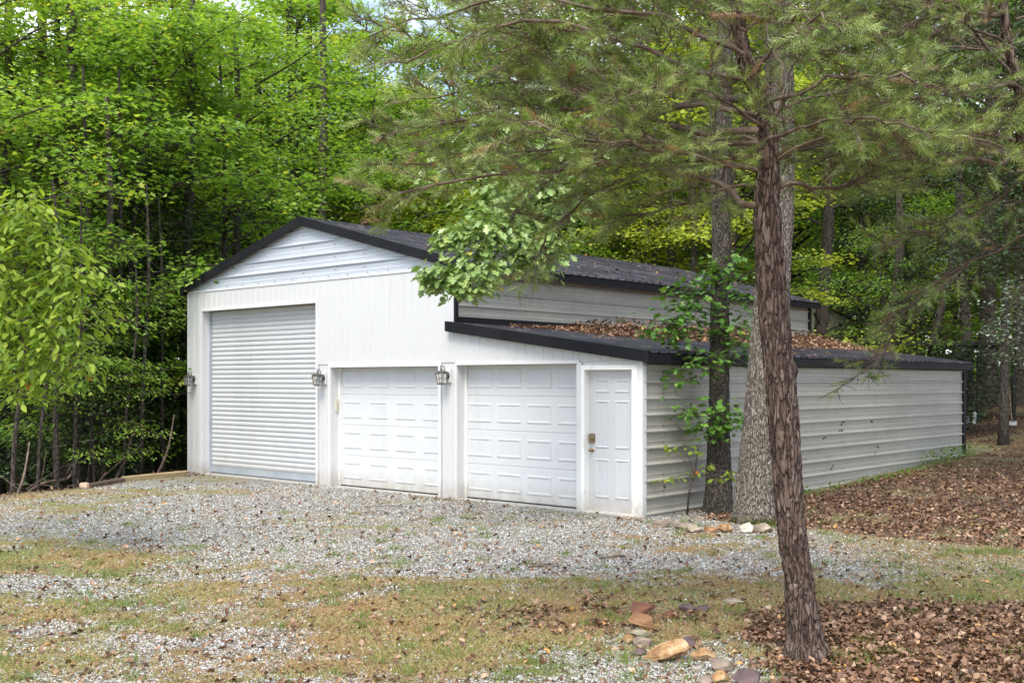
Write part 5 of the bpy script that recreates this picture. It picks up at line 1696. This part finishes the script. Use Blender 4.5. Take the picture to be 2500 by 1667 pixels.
def stone(sx, sy, wpx, hpx, col, seed, label, group, sink=0.2, rot=0.0, square=0.5):
    """(sx, sy) = middle of the stone in the photo"""
    p, D = gpt(sx, sy + hpx * 0.42)
    wd = wpx * D / F
    ht = hpx * D / F * 0.95
    rs = np.random.RandomState(seed)
    bm = bmesh.new()
    bmesh.ops.create_icosphere(bm, subdivisions=5, radius=1.0)
    co = np.array([v.co[:] for v in bm.verts])
    for k in range(13):
        nr = rs.normal(0, 1, 3); nr /= np.linalg.norm(nr)
        dd = rs.uniform(0.38, 0.74)
        ex = co @ nr - dd
        co = co - np.outer(np.maximum(ex, 0), nr) * 0.93
    co = co * (1 + 0.10 * (fbm(co * 2.5 + seed, seed, 4) - .5)[:, None] * 2)
    lay = fbm(np.column_stack([co[:, 0] * .6, co[:, 1] * .6, co[:, 2] * 7]) + seed, seed + 1, 3)
    co[:, :2] *= (1 + 0.12 * (lay - .5))[:, None]
    e = np.abs(co).max(0)
    co = co / e
    co = co * np.array([wd / 2, wd / 2 * rs.uniform(.6, .85), ht / 2 * (1 + sink)])
    for v, c_ in zip(bm.verts, co):
        v.co = c_
    me = bpy.data.meshes.new('stone')
    bm.to_mesh(me); bm.free()
    o = link('stone', me, SM[col])
    q = p + FW * (wd * 0.25)
    o.location = (q[0], q[1], float(gz(q[0], q[1])) + ht / 2 * (1 - sink))
    o.rotation_euler = (0, rot, YAW + rs.uniform(-.25, .25))
    tag(o, label, 'stone', group)
G1, G2 = 'stones edging the leaf bed in the foreground', 'stones in a row at the foot of the oaks'
for i, a in enumerate((
    (1574, 1488, 68, 34, 'rust', 'dark rust-brown block at the top of the foreground stone line', 0.1),
    (1567, 1521, 76, 38, 'orange', 'orange wedge-shaped stone right below the rust-brown block', 0.25),
    (1560, 1547, 48, 26, 'pale', 'small pale rounded stone below the orange one', 0),
    (1538, 1564, 38, 26, 'gold', 'small tan stone at the left tip of the foreground line', 0),
    (1570, 1570, 52, 28, 'brown', 'brown cracked stone beside the small tan one', 0),
    (1565, 1592, 50, 22, 'purple', 'dark flat stone half buried left of the big golden rock', 0),
    (1672, 1572, 64, 32, 'purple', 'dark stone peeping out behind the big golden rock', 0),
    (1634, 1596, 118, 54, 'gold', 'big golden slanting rock, largest of the foreground stones', -0.35),
    (1720, 1603, 66, 36, 'gold', 'pale golden stone right of the big slanting rock', 0.1),
    (1764, 1625, 74, 46, 'brown', 'grey-brown boulder with a crack, right of the pale golden stone', 0),
    (1763, 1655, 54, 32, 'gold', 'yellowish stone under the grey-brown boulder', 0),
    (1835, 1662, 84, 44, 'purple', 'dark pointed stone cut by the bottom edge of the photo', 0.1),
    (1722, 1666, 50, 24, 'brown', 'brown stone cut by the bottom edge left of the yellowish one', 0),
    (1682, 1486, 50, 24, 'purple', 'left of two purple-brown stones sunk in the leaves', 0),
    (1716, 1484, 34, 20, 'purple', 'right of two purple-brown stones sunk in the leaves', 0),
    (1637, 1499, 36, 20, 'rust', 'small dark red stone right of the rust-brown block', 0),
    (1796, 1467, 60, 12, 'pale', 'flat pale stone lying in moss behind the foreground line', 0),
    (2108, 1403, 36, 14, 'pale', 'lone pale stone in the leaves right of the pine trunk', 0))):
    stone(*a[:4], a[4], 400 + i * 3, a[5], G1, rot=a[6])
for i, a in enumerate((
    (1617, 1276, 56, 30, 'brown', 'flat brown stone leaning at the left end of the oak-foot row'),
    (1667, 1284, 42, 20, 'brown', 'low brown stone second from the left in the oak-foot row'),
    (1697, 1292, 48, 22, 'pale', 'pale yellowish stone third from the left in the oak-foot row'),
    (1736, 1293, 42, 18, 'orange', 'orange-brown stone in the middle of the oak-foot row'),
    (1777, 1290, 50, 24, 'gold', 'tan stone right of the orange one below the oak trunks'),
    (1830, 1291, 44, 27, 'white', 'squarish whitish stone below the pale oak'),
    (1868, 1291, 46, 25, 'pale', 'pale brown-spotted stone touching the whitish one beside the pine'))):
    stone(*a[:4], a[4], 500 + i * 3, a[5], G2)
stone(206, 1187, 30, 18, 'pink', 561, 'lone pinkish stone at the end of the dark edging timber on the left', None or G1)

# ------------------------------------------------------------------ edging timbers
def timber(s0, s1, m, label, h=0.10):
    a, _ = gpt(*s0); b, _ = gpt(*s1)
    L = math.hypot(b[0] - a[0], b[1] - a[1])
    rs = np.random.RandomState(int(s0[0]))
    mb = MB()
    c = 0.02
    w_ = 0.11
    n = 14
    prof = [(-w_ / 2, 0), (w_ / 2, 0), (w_ / 2, h - c), (w_ / 2 - c, h), (-w_ / 2 + c, h), (-w_ / 2, h - c)]
    vs = []
    for i in range(n + 1):
        for y_, z_ in prof:
            vs.append((L * i / n, y_ + rs.normal(0, .002), z_ - .03 + rs.normal(0, .002)))
    k = len(prof)
    fs = [tuple(range(k))[::-1], tuple(range(n * k, n * k + k))]
    for i in range(n):
        fs += [(i * k + j, i * k + (j + 1) % k, (i + 1) * k + (j + 1) % k, (i + 1) * k + j) for j in range(k)]
    mb.add(vs, fs)
    o = mb.obj('edging_timber', m)
    o.location = (a[0], a[1], a[2])
    o.rotation_euler = (0, -math.atan2(b[2] - a[2], L), math.atan2(b[1] - a[1], b[0] - a[0]))
    tag(o, label, 'timber')
timber((300, 1176), (455, 1160), M['timber_pale'], 'pale squared timber edging the gravel at the garage corner', 0.13)
timber((216, 1191), (300, 1176), M['timber_dark'], 'dark rotting timber continuing the gravel edging to the left', 0.11)

# sapling with yellowing leaves
sb, _ = gpt(1678, 1256)
sp_ = empty('oak_sapling', sb)
tag(sp_, 'thin sapling with a few yellow-green leaves before the lean-to wall', 'sapling')
P = [sb] + pp([(1683, 1200, D1 - .6), (1697, 1150, D1 - .6), (1704, 1092, D1 - .6)])
mb = MB().tube([p - sb for p in catmull(P, 16)], list(np.linspace(.014, .009, 16)), 7)
mb.obj('stem', BARK['oak'], sp_, smooth=True)
cs = [(*at(x, y, D1 - .6), s) for x, y, s in ((1680, 1160, .8), (1650, 1165, .7), (1620, 1172, .6), (1705, 1150, .5), (1645, 1100, .7), (1670, 1085, .7), (1700, 1105, .4), (1730, 1140, .4), (1770, 1165, .6), (1745, 1170, .5), (1785, 1150, .4))]
mb = MB()
for c_ in cs:
    c_ = np.array(c_[:3])
    mb.tube([catmull(P, 16)[9] - sb, (catmull(P, 16)[9] + c_) / 2 - sb + [0, 0, .03], c_ - sb], [.005, .004, .002], 4, cap=False)
mb.obj('side_twigs', BARK['oak'], sp_, kind='stuff')
spray(sp_, cs, T_OAK, LEAF['long'], 0.085, 70, 30, 47, (0.10, 0.04), 0.5)

# weeds along the wall foot
def weeds():
    rs = np.random.RandomState(3)
    n = 900
    y = np.concatenate([rs.uniform(9.2, 12.2, 520), rs.uniform(2.5, 9, 380)])
    x = 0.12 + np.abs(rs.normal(0, 0.18, n))
    h = rs.uniform(0.02, 0.30, n) * np.where(y > 9.2, 1.0, 0.3)
    ang = rs.uniform(0, 6.3, n)
    V, Fc, T = scatter(T_SIMPLE[0], T_SIMPLE[1], np.stack([x, y, gz(x, y) + h], 1), frames(np.stack([np.cos(ang), np.sin(ang), rs.normal(0, .3, n)], 1), np.tile((0, 0, 1.0), (n, 1)) + rs.normal(0, .4, (n, 3))), rs.uniform(.03, .07, n), np.clip(rs.normal(.4, .2, n), 0, 1))
    tag(link('weeds', np_mesh('weeds', V, [Fc], T), LEAF['deep'], kind='stuff'), 'low green weeds along the foot of the lean-to wall', 'weeds')
weeds()

# ------------------------------------------------------------------ things behind on the right
def pen():
    a = np.array(place(2215, 32)); b = np.array(place(2475, 32))
    d = (b - a); d[2] = 0
    L = np.linalg.norm(d); rz = math.atan2(d[1], d[0])
    e = empty('animal_pen', a, rz)
    tag(e, 'black timber and wire pen with a flat roof under the trees', 'pen')
    H = 2.92 - a[2]
    MB().box(-.2, L + .2, -.2, 3.2, H, H + .13).obj('roof', M['pen'], e)
    for x in (0.0, L * .34, L * .67, L):
        for y in (0, 3.0):
            MB().box(x - .05, x + .05, y - .05, y + .05, -.3, H).obj('post', M['pen'], e)
    for z_ in (0.05, 1.0, H - .12):
        MB().box(0.05, L - .05, -.025, .02, z_, z_ + .06).obj('rail', M['pen'], e)
    mb = MB()
    x = .05
    while x < L:
        mb.box(x - .002, x + .002, -.03, -.026, .05, H)
        x += .09
    z_ = .1
    while z_ < H:
        mb.box(0, L, -.035, -.031, z_ - .002, z_ + .002)
        z_ += .09
    mb.obj('wire_mesh', M['pen'], e, kind='stuff')
pen()
p = np.array(place(2466, 30.5))
sh = empty('shovel', p, YAW)
tag(sh, 'long-handled shovel standing blade down before the black pen', 'shovel')
MB().tube([(0.05, 0, .22), (-0.03, .06, 1.45)], .017, 8).obj('handle', M['wood_handle'], sh)
MB().prism([(-.09, 0, .22), (.19, 0, .22), (.19, 0.02, .05), (.05, .05, -.1), (-.09, .02, .05)], (0, .012, 0)).obj('blade', M['pipe'], sh)
for sx, h in ((2362, .30), (2379, .42)):
    p = np.array(place(sx, 31.4))
    o = MB().tube([(0, 0, 0), (0, 0, h * .95), (0, 0, h)], [.055, .055, .045], 14).obj('white_post', M['pipe'])
    o.location = p
    tag(o, 'short white post, %s of the two before the black pen' % ('lower' if h < .35 else 'taller'), 'post')
def shed():
    a = np.array(place(1700, 40)); b = np.array(place(2092, 40))
    d = b - a; d[2] = 0
    L = np.linalg.norm(d); rz = math.atan2(d[1], d[0])
    e = empty('beige_outbuilding', a, rz)
    tag(e, 'beige outbuilding half hidden by trees behind the garage', 'outbuilding')
    top = 4.0 - a[2]
    for i in range(18):
        z_ = i * .22
        if z_ + .22 < top:
            o = MB().prism([(0, 0, z_), (0, -.018, z_), (0, -.004, z_ + .219), (0, 0, z_ + .219)], (L, 0, 0)).obj('plank', M['beige'], e)
    MB().box(0, L, 0.001, 4, 0, top).obj('wall', M['beige'], e)
    MB().prism([(L * .2, .0, top), (L, .0, top), (L * .6, .0, top + 1.1)], (0, 4, 0)).obj('wall', M['beige'], e)
    MB().prism([(L * .6, -.3, top + 1.16), (L + .3, -.3, top - .1), (L + .3, -.3, top - .02), (L * .6, -.3, top + 1.25)], (0, 4.6, 0)).obj('roof', M['roof'], e)
    MB().prism([(L * .6, -.3, top + 1.16), (L * .2 - .3, -.3, top - .1), (L * .2 - .3, -.3, top - .02), (L * .6, -.3, top + 1.25)], (0, 4.6, 0)).obj('roof', M['roof'], e)
shed()
# small things lying about
def ground_stick(a, b, r, label):
    p, _ = gpt(*a); q, _ = gpt(*b)
    m_ = (p + q) / 2 + [0.02, .05, .03]
    o = MB().tube([x - p for x in catmull([p + [0, 0, .015], m_, q + [0, 0, .015]], 12)], r, 6).obj('stick', BARK['twig'], None, smooth=True)
    o.location = p
    tag(o, label, 'stick')
ground_stick((888, 1240), (985, 1238), .007, 'thin curved twig on the gravel before the first panel door')
ground_stick((1462, 1366), (1525, 1360), .012, 'pale stick lying on the gravel beyond the foreground stones')
ground_stick((1290, 1388), (1345, 1380), .008, 'thin dry twig on the gravel in the middle of the yard')
mb = MB()
rs = np.random.RandomState(8)
for y_, z_ in ((6.1, 1.05), (6.15, 1.02), (7.35, 1.12), (5.4, .9), (5.7, .35), (7.6, .6), (0.5, .35)):
    for k in range(3):
        a = rs.normal(0, .04, 2)
        mb.box(.002, .022, y_ + a[0], y_ + a[0] + rs.uniform(.01, .035), z_ + a[1], z_ + a[1] + rs.uniform(.01, .03))
mb.obj('mud_marks', M['mud'], bpy.data.objects['garage_building'], kind='stuff')
